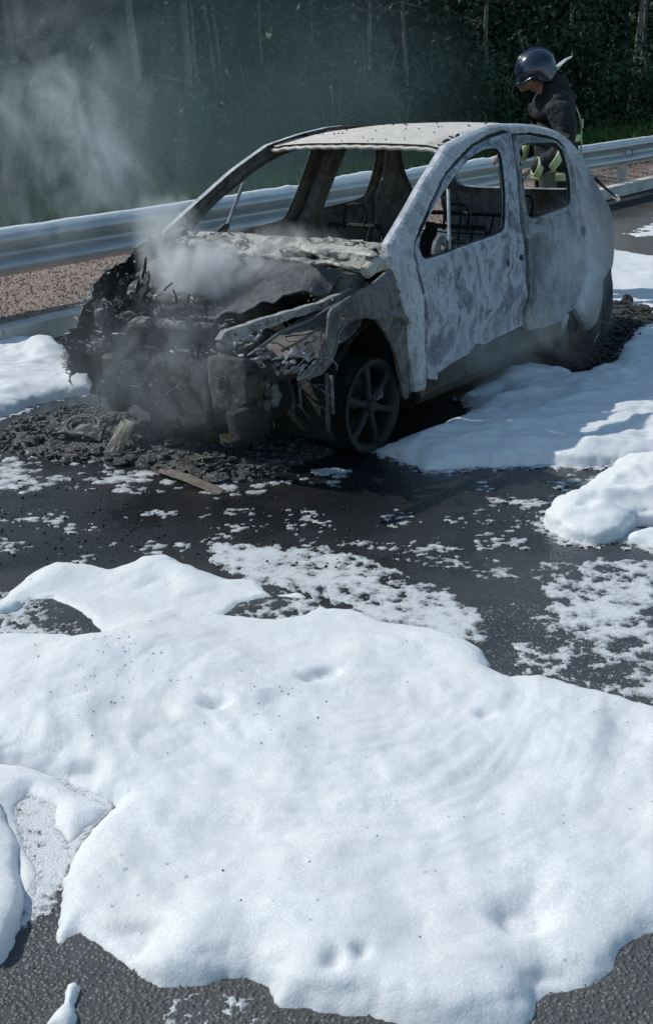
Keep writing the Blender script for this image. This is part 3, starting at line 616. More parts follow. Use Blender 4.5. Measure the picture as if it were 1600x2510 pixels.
# cabin: floor, firewall, dash beam, seat frames
fl_ = MB(); fl_.box((-1.3, 0, .24), (2.7, 1.3, .05)); fl_.box((-1.2, 0, .30), (1.9, .26, .14), bev=.04); fl_.build('floor_pan', M_inner, car)
sheet('firewall', [(-.70, .25), (-.70, .93), (-.4, .95), (.4, .95), (.70, .93), (.70, .25)], [], lambda uv, d, dh: np.stack([-.16+.03*fbm(uv[:, 0], uv[:, 1], 4, 4, 4), uv[:, 0], uv[:, 1]], -1), np.array([1., 0, 0]), M_black, car, .03, .02, .01, 41)
d = MB(); d.tube([(-.42, -.70, .80), (-.44, -.3, .83), (-.44, .3, .83), (-.42, .70, .80)], .028, 8)
for y in (-.4, -.1, .12, .45): d.lump((-.36, y, .79), (.14, .2, .1), int(y*10)+3, .5, 10)
d.build('dash_beam', M_inner, car, True, 50)
def seat(name, xb, y, wd, zt, par=car):
    s = MB(); sl_ = -.16
    P = [Vector((xb, y-wd/2, .40)), Vector((xb+sl_, y-wd/2*.92, zt-.06)), Vector((xb+sl_-.01, y-wd/2*.8, zt)), Vector((xb+sl_-.01, y+wd/2*.8, zt)), Vector((xb+sl_, y+wd/2*.92, zt-.06)), Vector((xb, y+wd/2, .40)), Vector((xb, y-wd/2, .40))]
    s.tube(P, .014, 7)
    for k in range(6):
        t = (k+.6)/6.5; x = xb+sl_*t; z = .40+(zt-.45)*t; s.tube([(x, y-wd/2*.95, z), (x-.015, y-wd*.2, z-.02), (x-.015, y+wd*.2, z-.02), (x, y+wd/2*.95, z)], .005, 5)
    for yy in (-.12, .12): s.tube([(xb, y+yy, .42), (xb+sl_*.6, y+yy*.9, .42+(zt-.42)*.6), (xb+sl_, y+yy, zt)], .007, 5)
    s.tube([(xb+.48, y-wd/2, .38), (xb, y-wd/2, .36), (xb, y+wd/2, .36), (xb+.48, y+wd/2, .38), (xb+.48, y-wd/2, .38)], .016, 6)
    for k in range(7): s.tube([(xb+.06+.06*k, y-wd/2, .37), (xb+.06+.06*k, y, .345), (xb+.06+.06*k, y+wd/2, .37)], .004, 5)
    for yy in (-wd/2, wd/2): s.box((xb+.24, y+yy, .31), (.5, .03, .08))
    o = s.build(name, M_black, par, True, 50)
    for yy in ((0,) if wd < .6 else (-.3, .3)):
        h = MB(); z0 = zt-.02; xh = xb+sl_
        h.tube([(xh, y+yy-.075, z0), (xh-.02, y+yy-.08, z0+.09), (xh-.02, y+yy-.06, z0+.135), (xh-.02, y+yy, z0+.145), (xh-.02, y+yy+.06, z0+.135), (xh-.02, y+yy+.08, z0+.09), (xh, y+yy+.075, z0)], .008, 6)
        h.build('headrest_loop', M_black, o, True)
seat('seat_frame', -1.22, .35, .46, .88); seat('seat_frame', -1.22, -.35, .46, .86); seat('rear_seat_frame', -2.10, 0, 1.12, .84)
# charred panels in the cabin sides and behind the rear seat
cs = MB()
for k in range(26):
    q = random.Random(k+50); cs.lump((q.uniform(-2.7, -.5), q.uniform(-.6, .6), q.uniform(.27, .36)), (q.uniform(.1, .35), q.uniform(.1, .3), q.uniform(.05, .14)), k, .6, 10)
tag(cs.build('cabin_ash', M_char, car, True), kind='stuff')

# windscreen cowl: ash-covered strip of sheet metal and melted plastic
def cowl3d(uv, d, dh):
    x, y = uv[:, 0], uv[:, 1]
    z = .955-.35*np.clip(x+.17, 0, 1)+.02*fbm(x, y, 1, 7, 4)-.02*np.exp(-((x+.06)/.03)**2)+.02*np.exp(-((x+.18)/.02)**2)-.03*(np.abs(y)/.7)**3
    return np.stack([x-.10*(np.abs(y)/.7)**2.2+.03, y, z], -1)
sheet('windscreen_cowl', [(-.215, -.69), (-.10, -.70), (-.10, -.4), (-.08, -.1), (-.02, .15), (.02, .40), (.02, .70), (-.215, .69), (-.2, .3), (-.21, 0), (-.2, -.4)], [[(-.10, .22), (-.05, .20), (-.03, .36), (-.08, .40)]], cowl3d, np.array([0, 0, 1.]), M_cowl, car, .016, .01, .028, 51)
dd = MB(); q = random.Random(12)
for k in range(60):
    y = q.uniform(-.66, .66); x = q.uniform(-.2, .03)-.1*(abs(y)/.7)**2.2+.03
    dd.flake((x, y, .955-.35*max(0, x+.17)+q.uniform(.0, .03)), (q.uniform(.02, .10), q.uniform(.012, .05)), k, .006, rotm(q.uniform(-.6, .6), q.uniform(-.6, .6), q.uniform(0, 3)))
tag(dd.build('ash_flakes', M_ashcowl, car), kind='stuff')
hg = MB(); a = FZ(895, 668, .90); b = FZ(948, 640, .93)
hg.tube([a, a*.6+b*.4+Vector((0, 0, .015)), b], [.030, .036, .033], 10); hg.build('hood_hinge', M_ashcowl, car, True, 60)
P = [FZ(*p, .965) for p in ((712,600),(760,602),(820,606),(880,614),(922,622),(918,632),(870,626),(812,620),(770,626),(735,612))]
sheet('windscreen_sill', [(p.x, p.y) for p in P], [], lambda uv, d, dh: np.stack([uv[:, 0], uv[:, 1], .972+.012*np.clip(d/.012, 0, 1)+.012*fbm(uv[:, 0], uv[:, 1], 3, 14, 3)], -1), np.array([0, 0, 1.]), M_ashcowl, car, .010, .003, .018, 53)
wp = MB(); wp.tube([FZ(800, 640, .96), FZ(850, 655, .955), FZ(880, 664, .945)], .008, 6); wp.build('wiper_linkage', M_cowl, car, True)

# collapsed hood skin
def hood3d(uv, d, dh):
    x, y = uv[:, 0], uv[:, 1]
    z = .895-.26*np.clip(x, 0, 1)-.10*np.exp(-((y-.05)/.30)**2)*np.clip(x/.35, 0, 1)+.022*fbm(x, y, 5, 3.5, 4)-.05*np.clip((np.abs(y)-.5)/.15, 0, 1)
    z = z-.05*np.clip(1-d/.05, 0, 1)*(.5+fbm(x, y, 2, 9, 2))
    return np.stack([x, y, z], -1)
sheet('collapsed_hood', [(-.08, -.62), (.0, .60), (.18, .60), (.30, .46), (.40, .22), (.46, .0), (.42, -.22), (.36, -.40), (.22, -.58), (.1, -.64)], [], hood3d, np.array([0, 0, 1.]), M_hood, car, .02, .006, .03, 61)

# wheel with scorched alloy rim; a charred rest of tyre under it
def wheel(X, sd, zc, tyre=True):
    yo = .715*sd; n = Vector((0, sd, 0)); c = Vector((X, yo, zc)); R_ = .215
    rm = MB(); rm.lathe([(R_, -.15), (R_+.012, -.15), (R_+.012, -.14), (R_-.022, -.12), (R_-.022, -.03), (R_-.004, -.012), (R_+.012, -.006), (R_+.012, .004), (R_-.004, .004), (R_-.020, -.006), (R_-.030, -.02), (R_-.030, -.13), (R_-.03, -.15)], c, n, 48)
    w_ = rm.build('rim', M_rim, car, True, 40)
    for k in range(6):
        a = 2*math.pi*k/6+.35; s = MB(); e = Vector((math.cos(a), 0, math.sin(a))); tq = Vector((-math.sin(a), 0, math.cos(a)))
        V = []
        for (r, wd, h, th) in ((.030, .022, -.02, .03), (.09, .016, -.012, .028), (.15, .018, -.008, .026), (.20, .026, -.010, .026)):
            V += [c+e*r+tq*wd+n*h, c+e*r+tq*wd*.55+n*(h+.008), c+e*r-tq*wd*.55+n*(h+.008), c+e*r-tq*wd+n*h, c+e*r-tq*wd+n*(h-th), c+e*r+tq*wd+n*(h-th)]
        F = [(i*6+j, i*6+(j+1) % 6, i*6+6+(j+1) % 6, i*6+6+j) for i in range(3) for j in range(6)]+[(5,4,3,2,1,0), tuple(range(18, 24))]
        s.add(V, F); s.build('spoke', M_rim, w_)
    hb = MB(); hb.lathe([(.0, .004), (.028, .002), (.034, -.006), (.042, -.03), (.042, -.06)], c, n, 20); hb.lathe([(.0, -.085), (.13, -.085), (.13, -.10), (.0, -.10)], c, n, 32); hb.build('hub', M_rim, w_, True, 40)
    t = MB(); pr = [(R_+.004, -.15), (R_+.010, -.16), (R_+.014, -.15), (R_+.015, -.07), (R_+.013, -.03), (R_+.010, -.018), (R_+.004, -.012)]
    t.lathe(pr, c, n, 48); t.v = [tuple(Vector(p)+Vector((p[0]-X, 0, p[2]-zc))*float(.10*fbm(p[0], p[1], p[2], 9, 3))) for p in t.v]
    t.v = [(x, y, max(z, .002+.004*float(noise3(x*30, y*30, 1)))) for x, y, z in t.v]
    t.build('charred_tyre', M_black, car, True)
for X in (0.0, -2.40):
    for sd in (1, -1): wheel(X, sd, .226)
for X in (0.0, -2.40):
    for sd in (1, -1):
        al = MB(); V = []; F = []
        for i in range(13):
            a = math.pi*(-.12+1.24*i/12); r = .36
            for y in (.77, .45): V.append(Vector((X+r*math.cos(a), sd*(y-(.0 if y < .6 else .035)), .27+r*math.sin(a)+.01*math.sin(i*3+y))))
        F = [(2*i, 2*i+1, 2*i+3, 2*i+2) for i in range(12)]; al.add(V, F)
        V = [Vector((X+.36*math.cos(a), sd*.45, .27+.36*math.sin(a))) for a in np.linspace(-.38, math.pi+.38, 13)]; al.add(V, [tuple(range(13))]); al.build('arch_liner', M_black, car, True)
        su = MB(); su.tube([(X-.02, sd*.50, .25), (X-.05, sd*.47, .75)], [.05, .035], 10); su.tube([(X, sd*.62, .235), (X, sd*.2, .23)], .03, 8); su.build('suspension_strut', M_black, car, True)

# engine bay
eb = MB()
for k, (c, s, bx) in enumerate((((.28, -.02, .52), (.36, .46, .42), .7), ((.26, .22, .46), (.30, .34, .32), .6), ((.34, -.10, .70), (.22, .34, .12), .5), ((.15, .05, .70), (.25, .5, .14), .5), ((.36, .10, .34), (.28, .5, .24), .6), ((.22, -.36, .45), (.3, .3, .4), .4))):
    eb.lump(c, s, k+3, .30, 22, 2.2, None, bx)
eb.build('engine_block', M_char, car, True)
ec = MB(); p0 = FX(470, 770, .40); ec.lump(p0+Vector((-.04, 0, -.03)), (.20, .36, .09), 14, .35, 24, 2.4, rotm(.05, .1, .1), .5); ec.build('engine_cover', M_charash, car, True)
for sd in (1, -1):
    tw = MB(); tw.lathe([(.0, .86), (.05, .865), (.06, .85), (.10, .84), (.125, .80), (.14, .6)], (-.03, sd*.52, 0), (0, 0, 1), 20); tw.build('strut_tower', M_fend if sd > 0 else M_char, car, True, 40)
    lr = MB(); lr.box((.22, sd*.44, .42), (.78, .075, .11), bev=.015); lr.build('chassis_rail', M_sill, car)
    # upper fender rail: pressed channel running to the lamp
# driver side upper rail from the cowl to the lamp corner
def rail_pts(L): return [FY(x, y, Y) for x, y, Y in L]
P = [FY(x, y, .64) for x, y in ((905,690),(850,713),(790,740),(720,762),(640,788),(570,813),(556,836),(575,846),(640,815),(720,782),(800,755),(850,733),(902,708))]
sheet('upper_rail', [(p.x, p.z) for p in P], [[tuple(FY(592+6*math.cos(a), 822+5*math.sin(a), .64))[::2] for a in np.linspace(0, 6.28, 8)[:-1]]], lambda uv, d, dh: np.stack([uv[:, 0], .64-.05*np.clip(uv[:, 0]-.2, 0, 1)+.012*fbm(uv[:, 0], uv[:, 1], 6, 9, 3), uv[:, 1]], -1), NL, M_railm, car, .009, .03, .008, 77, 0)
ur = MB(); P = rail_pts([(890, 716, .70), (815, 752, .69), (760, 785, .66), (690, 812, .63), (640, 850, .60)])
ur.tube(P, .008, 6); ur.build('hood_cable', M_fend, car, True)
ur = MB(); P = rail_pts([(845, 745, .70), (800, 790, .70), (745, 830, .68), (690, 860, .66)]); ur.tube(P, .006, 6); ur.build('brace_rod', M_fend, car, True)
# apron between rail and fender, with a rusty reddish patch
def apron3d(uv, d, dh):
    x, y = uv[:, 0], uv[:, 1]; z = .70-.30*np.clip(x-.05, 0, 1)+.025*fbm(x, y, 8, 8, 4)-.06*np.clip((y-.6)/.1, 0, 1); return np.stack([x, y, z], -1)
sheet('inner_apron', [(.02, .50), (.02, .72), (.35, .70), (.50, .62), (.56, .46), (.40, .42), (.2, .44)], [], apron3d, np.array([0, 0, 1.]), burnt_paint('rusted_apron', (.16, .15, .15), (.09, .08, .075), (.04, .038, .036), rust_amt=.9, rust=(.17, .085, .07)), car, .02, .006, .014, 71)
# lamp remains: reflector shells, bulb holder and melted lens flakes
hl = MB(); hl.lump(FX(690, 905, .50), (.10, .16, .09), 5, .5, 18, 3, rotm(.2, .3, .4), .7); hl.lump(FX(640, 905, .5), (.07, .08, .09), 19, .6, 14, 3, None, .6); h0 = hl.build('headlight_remains', M_char, car, True, 40)
q = random.Random(31); hf = MB()
for k in range(26):
    p = FX(q.uniform(625, 775), q.uniform(852, 915), q.uniform(.50, .57)); hf.flake(p, (q.uniform(.02, .13), q.uniform(.015, .05)), k+40, .005, rotm(q.uniform(-.9, .9), q.uniform(-.9, .9), q.uniform(0, 3)))
hf.build('lens_shards', M_lamp, h0)
hb = MB(); c = FX(655, 965, .52); q = random.Random(61)
for k in range(9):
    a = k*.7; hb.lump(c+Vector((q.uniform(-.01, .02), .062*math.cos(a), .05*math.sin(a))), (.03, q.uniform(.025, .05), q.uniform(.03, .05)), k, .9, 9)
hb.lump(c+Vector((-.04, 0, 0)), (.06, .09, .08), 3, .7, 12); hb.build('fog_lamp_remains', M_fend, car, True, 50)
# bumper bracket: boxed plate with a pressed ring, plus the sheet hanging under it
bt = MB(); bt.lump(FX(580, 895, .57), (.10, .17, .06), 8, .22, 18, 4, rotm(0, .1, 0), .85); bt.lump(FX(572, 850, .50), (.12, .15, .09), 18, .3, 18, 4, None, .8); bto = bt.build('battery_tray', M_hood, car, True, 40)
q = random.Random(17); bf = MB()
for k in range(16):
    p = FX(q.uniform(535, 640), q.uniform(800, 890), q.uniform(.50, .60)); bf.flake(p, (q.uniform(.02, .10), q.uniform(.01, .04)), k+400, .005, rotm(q.uniform(-1, 1), q.uniform(-1, 1), q.uniform(0, 3)))
bf.build('tray_shards', M_lamp, bto)
def plate_px(name, L, X, mat, seed, amp=.012, th=.006, rag=.006):
    pts = [FX(x, y, X) for x, y in L]
    if name == 'crash_box': return sheet(name, [(p.y, p.z) for p in pts], [], lambda uv, d, dh: np.stack([X+amp*fbm(uv[:, 0], uv[:, 1], seed, 6, 4)-.006*np.clip(1-d/.012, 0, 1)+.006*fbm(uv[:, 0], uv[:, 1], 9, 22, 3), uv[:, 0], uv[:, 1]], -1), np.array([1., 0, 0]), mat, car, .010, th, rag, seed, 0)
    return sheet(name, [(p.y, p.z) for p in pts], [], lambda uv, d, dh: np.stack([X+amp*fbm(uv[:, 0], uv[:, 1], seed, 6, 4)+.02*np.clip(1-d/.02, 0, 1)*-1, uv[:, 0], uv[:, 1]], -1), np.array([1., 0, 0]), mat, car, .018, th, rag, seed)
bo = plate_px('crash_box', [(505,874),(545,868),(592,882),(598,930),(600,985),(572,1008),(522,1000),(508,940)], .635, M_rusty2, 84, .010, .006, .010)
rg = MB(); cc = FX(548, 945, .637)
for r_ in (.040, .027): rg.tube([cc+Vector((.001+.003*math.sin(t*3), r_*.75*math.cos(t)*(1+.1*math.sin(2*t)), r_*math.sin(t))) for t in np.linspace(0, 2*math.pi, 21)], .003, 5, False)
rg.build('pressed_ring', M_rusty2, bo, True)
plate_px('hanging_shield', [(543,1005),(600,1003),(660,1010),(650,1060),(632,1080),(566,1108),(556,1085),(550,1040)], .60, M_black, 82)
plate_px('lamp_mount', [(600,905),(700,925),(705,1000),(690,1015),(640,1000),(605,990)], .50, M_black, 85, .03, .01, .012)
for k_, (x0_, y0_, y1_) in enumerate(((716, 945, 1030), (733, 940, 1000), (800, 915, 1060), (812, 920, 1015))):
    b_ = MB(); b_.tube([FX(x0_, y0_, .38), FX(x0_+2, (y0_+y1_)/2, .385), FX(x0_+4, y1_, .38)], .006, 6, flat=1.5); b_.build('bracket_rod', M_fend, car, True)
plate_px('radiator_core', [(352,872),(420,866),(508,880),(516,960),(522,1050),(470,1062),(400,1058),(362,1040),(358,950)], .54, char_mat('burnt_radiator', .2, .026, (.2, .2, .2), 14), 83, .02)
xm = MB(); P = [FX(*p, .50) for p in ((205,850),(270,838),(340,800),(400,795),(470,800),(530,812))]; xm.tube([p+Vector((.01*math.sin(i*2.7), 0, .012*math.sin(i*4.1))) for i, p in enumerate(P)], [.03, .035, .04, .035, .03, .03], 8, flat=1.3); xm.build('front_crossmember', M_charash, car, True)
# sagging, half-molten plastic round the far lamp and grille
def left_edge(y): return float(np.interp(y, [560, 600, 640, 680, 700, 765, 800, 830, 930, 980], [400, 335, 290, 230, 222, 200, 185, 172, 190, 230]))
fm = MB(); q = random.Random(77)
for k in range(150):
    px_, py_ = q.uniform(175, 360), q.uniform(640, 985); X = q.uniform(.20, .58)
    if px_ < left_edge(py_)+(42 if py_ > 735 else 85) or py_ < 655: continue
    p = FX(px_, py_, X)
    if p.y < -.76: p.y = -.76+.05*q.random()
    if q.random() < .55: fm.lump(p, (q.uniform(.03, .09), q.uniform(.03, .10), q.uniform(.03, .16)), k, 1.1, 12, 2.6, rotm(q.uniform(-.6, .6), q.uniform(-.6, .6), 0))
    else: fm.flake(p, (q.uniform(.05, .16), q.uniform(.03, .07)), k, .006, rotm(q.uniform(-1.4, 1.4), q.uniform(-1.4, 1.4), q.uniform(0, 3)))
for k in range(46):
    px_, py_ = q.uniform(300, 530), q.uniform(765, 960); p = FX(px_, py_, q.uniform(.35, .52))
    if q.random() < .6: fm.lump(p, (q.uniform(.03, .10), q.uniform(.04, .12), q.uniform(.03, .10)), k+80, 1.0, 12, 2.6)
    else: fm.flake(p, (q.uniform(.05, .18), q.uniform(.03, .08)), k, .006, rotm(q.uniform(-1.4, 1.4), q.uniform(-1.4, 1.4), q.uniform(0, 3)))
tag(fm.build('molten_front', M_charash, car, True, 35), kind='stuff')
af = MB(); q = random.Random(8)
for k in range(110):
    i_ = q.randint(0, 10); (xa, ya), (xb, yb) = rf_px[i_+1], rf_px[i_+2]; t = q.random(); X_, Z_ = S(xa+(xb-xa)*t+8, ya+(yb-ya)*t+6, -1)
    af.flake((X_+.01, -min(.86, float(surfY(X_, Z_)))+q.uniform(-.02, .03), Z_+q.uniform(-.02, .012)), (.008+.05*q.random()**3, .006+.02*q.random()**2), k+900, .005, rotm(q.uniform(-.6, .6), q.uniform(-.6, .6), q.uniform(0, 3)))
for (px_, py_, n_, sp_) in ((335,665,7,22),(258,662,8,20),(285,645,6,20),(200,748,7,18),(232,738,5,14),(215,700,5,12),(190,835,5,14),(205,835,4,12),(318,760,5,14),(330,765,4,16),(250,822,6,22),(285,822,5,20),(365,735,8,28),(400,730,8,30),(435,858,7,14),(490,862,9,26),(470,745,8,30),(302,925,2,5),(345,945,4,16),(255,940,2,6),(520,790,6,20),(560,800,6,18),(600,840,8,30),(740,700,8,40),(780,730,8,40)):
    for k in range(n_):
        p = FX(px_+q.gauss(0, sp_*.8), py_+q.gauss(0, 7), .60 if py_ > 800 else (.5 if py_ > 690 and px_ < 600 else .34)); af.flake(p+Vector((.01+q.uniform(-.02, .01), 0, 0)), (.004+.05*q.random()**4, .004+.018*q.random()**3), k+int(px_), .004, rotm(q.uniform(-.8, .8), q.uniform(-.8, .8), q.uniform(0, 3)))
tag(af.build('white_ash', M_ashcowl, car), kind='stuff')
wr = MB(); q = random.Random(5)
for k in range(100):
    px_, py_ = q.uniform(200, 800), q.uniform(700, 960); p = FX(px_, py_, q.uniform(.35, .6))
    if px_ < left_edge(py_)+30 or (py_ < 800 and px_ > 520): continue
    P = [p]; d_ = Vector((q.uniform(-.3, .3), q.uniform(-1, 1), q.uniform(-1, .3))).normalized()
    for j in range(q.randint(5, 11)):
        d_ = (d_+Vector((q.uniform(-.5, .5), q.uniform(-.5, .5), q.uniform(-.65, .35)))).normalized(); P.append(P[-1]+d_*.02)
    wr.tube(P, q.uniform(.0025, .006), 5)
tag(wr.build('burnt_wiring', M_char, car, True), kind='stuff')

# ------------------------------------------------------------------ fire-fighting foam on the road
def GK(L): return np.array([tuple(G(x*K, y*K))[:2] for x, y in L])
def worley(x, y, f, seed):
    x = np.asarray(x)*f; y = np.asarray(y)*f; xi = np.floor(x).astype(int); yi = np.floor(y).astype(int); d = np.full(x.shape, 9.)
    for a in (-1, 0, 1):
        for b in (-1, 0, 1):
            h = _perm[(_perm[(xi+a+seed*31) & 511]+yi+b) & 511]; g = _gr[h]
            d = np.minimum(d, np.hypot(xi+a+.5+.45*g[..., 0]-x, yi+b+.5+.45*g[..., 1]-y))
    return d
def cells(x, y, f, seed):       # bubbly net: 0 in the middle of a hole, high on the walls between holes
    return .55*worley(x, y, f, seed)+.35*worley(x, y, f*2.6, seed+1)+.22*worley(x, y, f*6.0, seed+2)-.06+.16*fbm(x, y, seed, f*1.3, 4)
def film_mesh(X, Y, mk, h, mat=None):
    sh = X.shape; x, y = X.ravel(), Y.ravel()
    z = np.where(mk > 0, h*np.sqrt(np.clip(mk/.12, 0, 1)), np.maximum(mk*.05, -.004))+.0012*np.clip(mk, 0, .1)*10*fbm(x, y, 4, 60, 2)
    keep = (mk > -.16).reshape(sh); kf = keep[:-1, :-1] & keep[1:, :-1] & keep[1:, 1:] & keep[:-1, 1:]
    use = np.zeros(sh, bool); use[:-1, :-1] |= kf; use[1:, :-1] |= kf; use[1:, 1:] |= kf; use[:-1, 1:] |= kf
    idx = -np.ones(sh, int); idx[use] = np.arange(use.sum()); I, J = np.nonzero(kf)
    if not len(I): return
    F = np.stack([idx[I, J], idx[I+1, J], idx[I+1, J+1], idx[I, J+1]], -1)
    o = tag(link('foam_film', mesh_np('foam_film', np.stack([X, Y, z.reshape(sh)], -1)[use], F), mat or M_film), kind='stuff')
    at = o.data.attributes.new('thick', 'FLOAT', 'POINT'); at.data.foreach_set('value', np.clip(mk.reshape(sh)[use]/.40, 0, 1).astype(np.float32))
def foam(name, outer, holes=(), res=.01, T=.08, w=.09, rag=.02, mat=None, dents=(), rings=None, seed=1, bul=1.0, raw=False, base=0.0, fringe=.12, thin=(), fold=.0, ov=.014):
    P = outer if raw else GK(outer); lo, hi = P.min(0)-.12, P.max(0)+.12
    X, Y = np.meshgrid(np.arange(lo[0], hi[0], res), np.arange(lo[1], hi[1], res), indexing='ij'); sh = X.shape
    p = np.stack([X.ravel(), Y.ravel()], -1)
    sd = pdist(p, P)*np.where(inside(p, P), 1, -1)
    for h in holes:
        H = GK(h); s2 = pdist(p, H)*np.where(inside(p, H), -1, 1); sd = np.minimum(sd, s2)
    x, y = p[:, 0], p[:, 1]
    sd = sd+rag*(fbm(x, y, seed, 6, 5)*1.3+.8*fbm(x, y, seed+4, 2.2, 2)+.5*fbm(x, y, seed+6, 24, 3))
    t = np.clip(sd/w, 0, 1); z = np.clip(1-(1-t)**2, 0, 1)**.68
    th = T*(.75+.55*fbm(x, y, seed+2, 1.6, 3)*bul+.25*np.abs(fbm(x, y, seed+5, 4.5, 4))*bul)
    for tx, ty, tr, tf in thin:
        c = G(tx*K, ty*K); th = th*(1-(1-tf)*np.exp(-(((x-c.x)**2+(y-c.y)**2)/tr**2)**1.5))
    z = z*th
    z = z+np.clip(sd/w, 0, 1)*(.007*fbm(x, y, seed+7, 4.5, 2)*bul+fold*fbm(x*.8+.25*y, y*2.2, seed+13, 2.6, 3, True)+.026*fbm(x, y, seed+8, 2.2, 3)*bul+.0012*fbm(x, y, seed+9, 30, 3))
    if rings is not None:
        c = G(rings[0]*K, rings[1]*K); dx, dy = x-c.x, (y-c.y); r = np.hypot(dx, dy*.9)+.10*fbm(x, y, 3, 1.4, 3)
        k = np.exp(-((r-.58)/.36)**2)*np.clip((-dy+.25)/.4, 0, 1)
        z = z+np.clip(t, 0, 1)*k*(.013*fbm(r*7.0, np.arctan2(dy, dx)*.7, 1, 1.6, 3)+.004*np.sin(r*46+6*fbm(x, y, 6, 2, 2))*np.clip(.5+1.5*fbm(x, y, 16, 2.2, 2), 0, 1))
        z = z-.014*np.exp(-((r)/.42)**2)*t
    for dx_, dy_, rr, dp in dents:
        c = G(dx_*K, dy_*K, T*.8); q = ((x-c.x)/rr)**2+((y-c.y)/(rr*.8))**2
        z = z-1.7*dp*np.exp(-q*(1+.5*fbm(x, y, seed, 9, 3)))
    z = np.maximum(z, .009*np.clip(sd/.02, 0, 1)*(1+.5*fbm(x, y, seed+3, 12, 3)))
    z = np.where(sd < 0, np.maximum(sd*.8, -.03), z)+base
    foam.last = (lo, res, z.reshape(sh))
    keep = (sd > -res*2.2).reshape(sh)
    idx = -np.ones(sh, int); kf = keep[:-1, :-1] & keep[1:, :-1] & keep[1:, 1:] & keep[:-1, 1:]
    use = np.zeros(sh, bool); use[:-1, :-1] |= kf; use[1:, :-1] |= kf; use[1:, 1:] |= kf; use[:-1, 1:] |= kf
    idx[use] = np.arange(use.sum()); I, J = np.nonzero(kf)
    F = np.stack([idx[I, J], idx[I+1, J], idx[I+1, J+1], idx[I, J+1]], -1)
    gx, gy = np.gradient(sd.reshape(sh), res); tt_ = np.clip(t.reshape(sh), 0, 1); push = ov*np.sin(np.pi*np.clip(tt_*1.35, 0, 1))*np.clip(z.reshape(sh)/.05, 0, 1)
    push = push*(sd.reshape(sh) > 0)
    V = np.stack([X-gx*push, Y-gy*push, z.reshape(sh)], -1)[use]
    if fringe:
        lo_ = .15+.35*fbm(x, y, seed+23, 3, 3)-np.clip(-sd, 0, 1)/fringe*.55-np.where(sd > .04, 3, 0)
        film_mesh(X, Y, cells(x, y, 26, seed)-.45+lo_, .004)
    if rings is not None: st_ = fbm(r*11, np.arctan2(dy, dx)*.8, 2, 1.9, 4)*np.clip(1.3-r*.6, .3, 1)
    else: st_ = fbm(x*.7+.3*y, y*3, seed, 5, 4)
    ob = tag(link(name, mesh_np(name, V, F), mat or M_foam), kind='stuff')
    at = ob.data.attributes.new('streak', 'FLOAT', 'POINT'); at.data.foreach_set('value', st_.reshape(sh)[use].astype(np.float32)); return ob
def film(name, poly, cover=.0, res=.008, h=.004, freq=9, seed=1, mat=None, edge=.08, aniso=1.0, low=2.0, specks=False):
    P = GK(poly); lo, hi = P.min(0), P.max(0)
    X, Y = np.meshgrid(np.arange(lo[0], hi[0], res), np.arange(lo[1], hi[1], res), indexing='ij'); p = np.stack([X.ravel(), Y.ravel()], -1)
    sd = pdist(p, P)*np.where(inside(p, P), 1, -1); x, y = p[:, 0], p[:, 1]
    wx = x+.03*fbm(x, y, 2, 5, 3); wy = y*aniso+.03*fbm(x, y, 7, 5, 3); c = cells(wx, wy, freq, seed)
    lw = .75*fbm(x, y*aniso, seed+3, low, 4)+cover-np.clip(1-sd/edge, 0, 3)*.6
    mk = (.62-c if specks else c-.45)+lw
    film_mesh(X, Y, mk, h, mat)

foam('fire_foam', [(-260,1520),(-150,1410),(0,1415),(60,1362),(130,1330),(200,1332),(260,1345),(330,1318),(400,1312),(470,1342),(530,1362),(600,1362),(640,1400),(700,1395),(770,1430),(830,1432),(900,1462),(1000,1475),(1080,1497),(1125,1530),(1150,1575),(1200,1600),(1270,1600),(1330,1612),(1420,1640),(1535,1672),(1700,1720),(1800,2000),(1700,2200),(1570,2190),(1510,2200),(1450,2235),(1440,2290),(1385,2325),(1295,2345),(1268,2362),(1255,2395),(1215,2420),(1100,2440),(1000,2420),(900,2402),(840,2385),(780,2388),(700,2375),(655,2375),(640,2360),(618,2325),(590,2305),(540,2300),(470,2314),(380,2318),(330,2298),(280,2264),(230,2224),(185,2195),(160,2205),(140,2222),(126,2205),(130,2160),(142,2120),(138,2080),(160,2030),(215,1960),(275,1900),(200,1868),(110,1822),(40,1810),(-100,1800),(-260,1750)],
     [[(25,1440),(70,1408),(125,1408),(180,1430),(208,1455),(232,1492),(190,1498),(100,1488),(-60,1492),(-80,1450)], [(520,1448),(565,1420),(650,1402),(735,1408),(752,1420),(715,1446),(650,1458),(570,1452)]],
     res=.0085, T=.068, w=.15, rag=.017, fringe=0, ov=.012, thin=[(60,1450,.30,.25),(200,1440,.22,.35),(640,1450,.32,.22),(640,1400,.30,.25),(880,1430,.22,.35),(380,1390,.10,.4),(1000,1460,.2,.5)], dents=[(370,1392,.05,.022),(515,1400,.04,.02),(440,1385,.05,.014),(770,1560,.035,.022),(730,1575,.03,.012),(510,1650,.035,.018),(325,2175,.05,.025),(1220,2140,.05,.022),(850,2236,.016,.010),(785,2250,.018,.012),(1290,2272,.05,.012),(1100,2390,.045,.012),(195,1800,.045,.025),(125,1830,.03,.02),(1140,1670,.03,.014),(460,1420,.06,.015),(1480,1700,.09,.02)], rings=(810,1640), seed=11, bul=1.15)
HM = foam.last
foam('fire_foam', [(-200,1880),(0,1895),(25,1945),(55,2000),(42,2060),(62,2115),(50,2180),(28,2235),(0,2270),(-200,2290)], res=.009, T=.07, w=.08, rag=.010, seed=15, fringe=0, ov=.02)
foam('fire_foam', [(110,2420),(150,2370),(155,2330),(175,2318),(190,2325),(172,2370),(180,2400),(165,2430)], res=.007, T=.03, w=.03, rag=.006, seed=16, fringe=0)
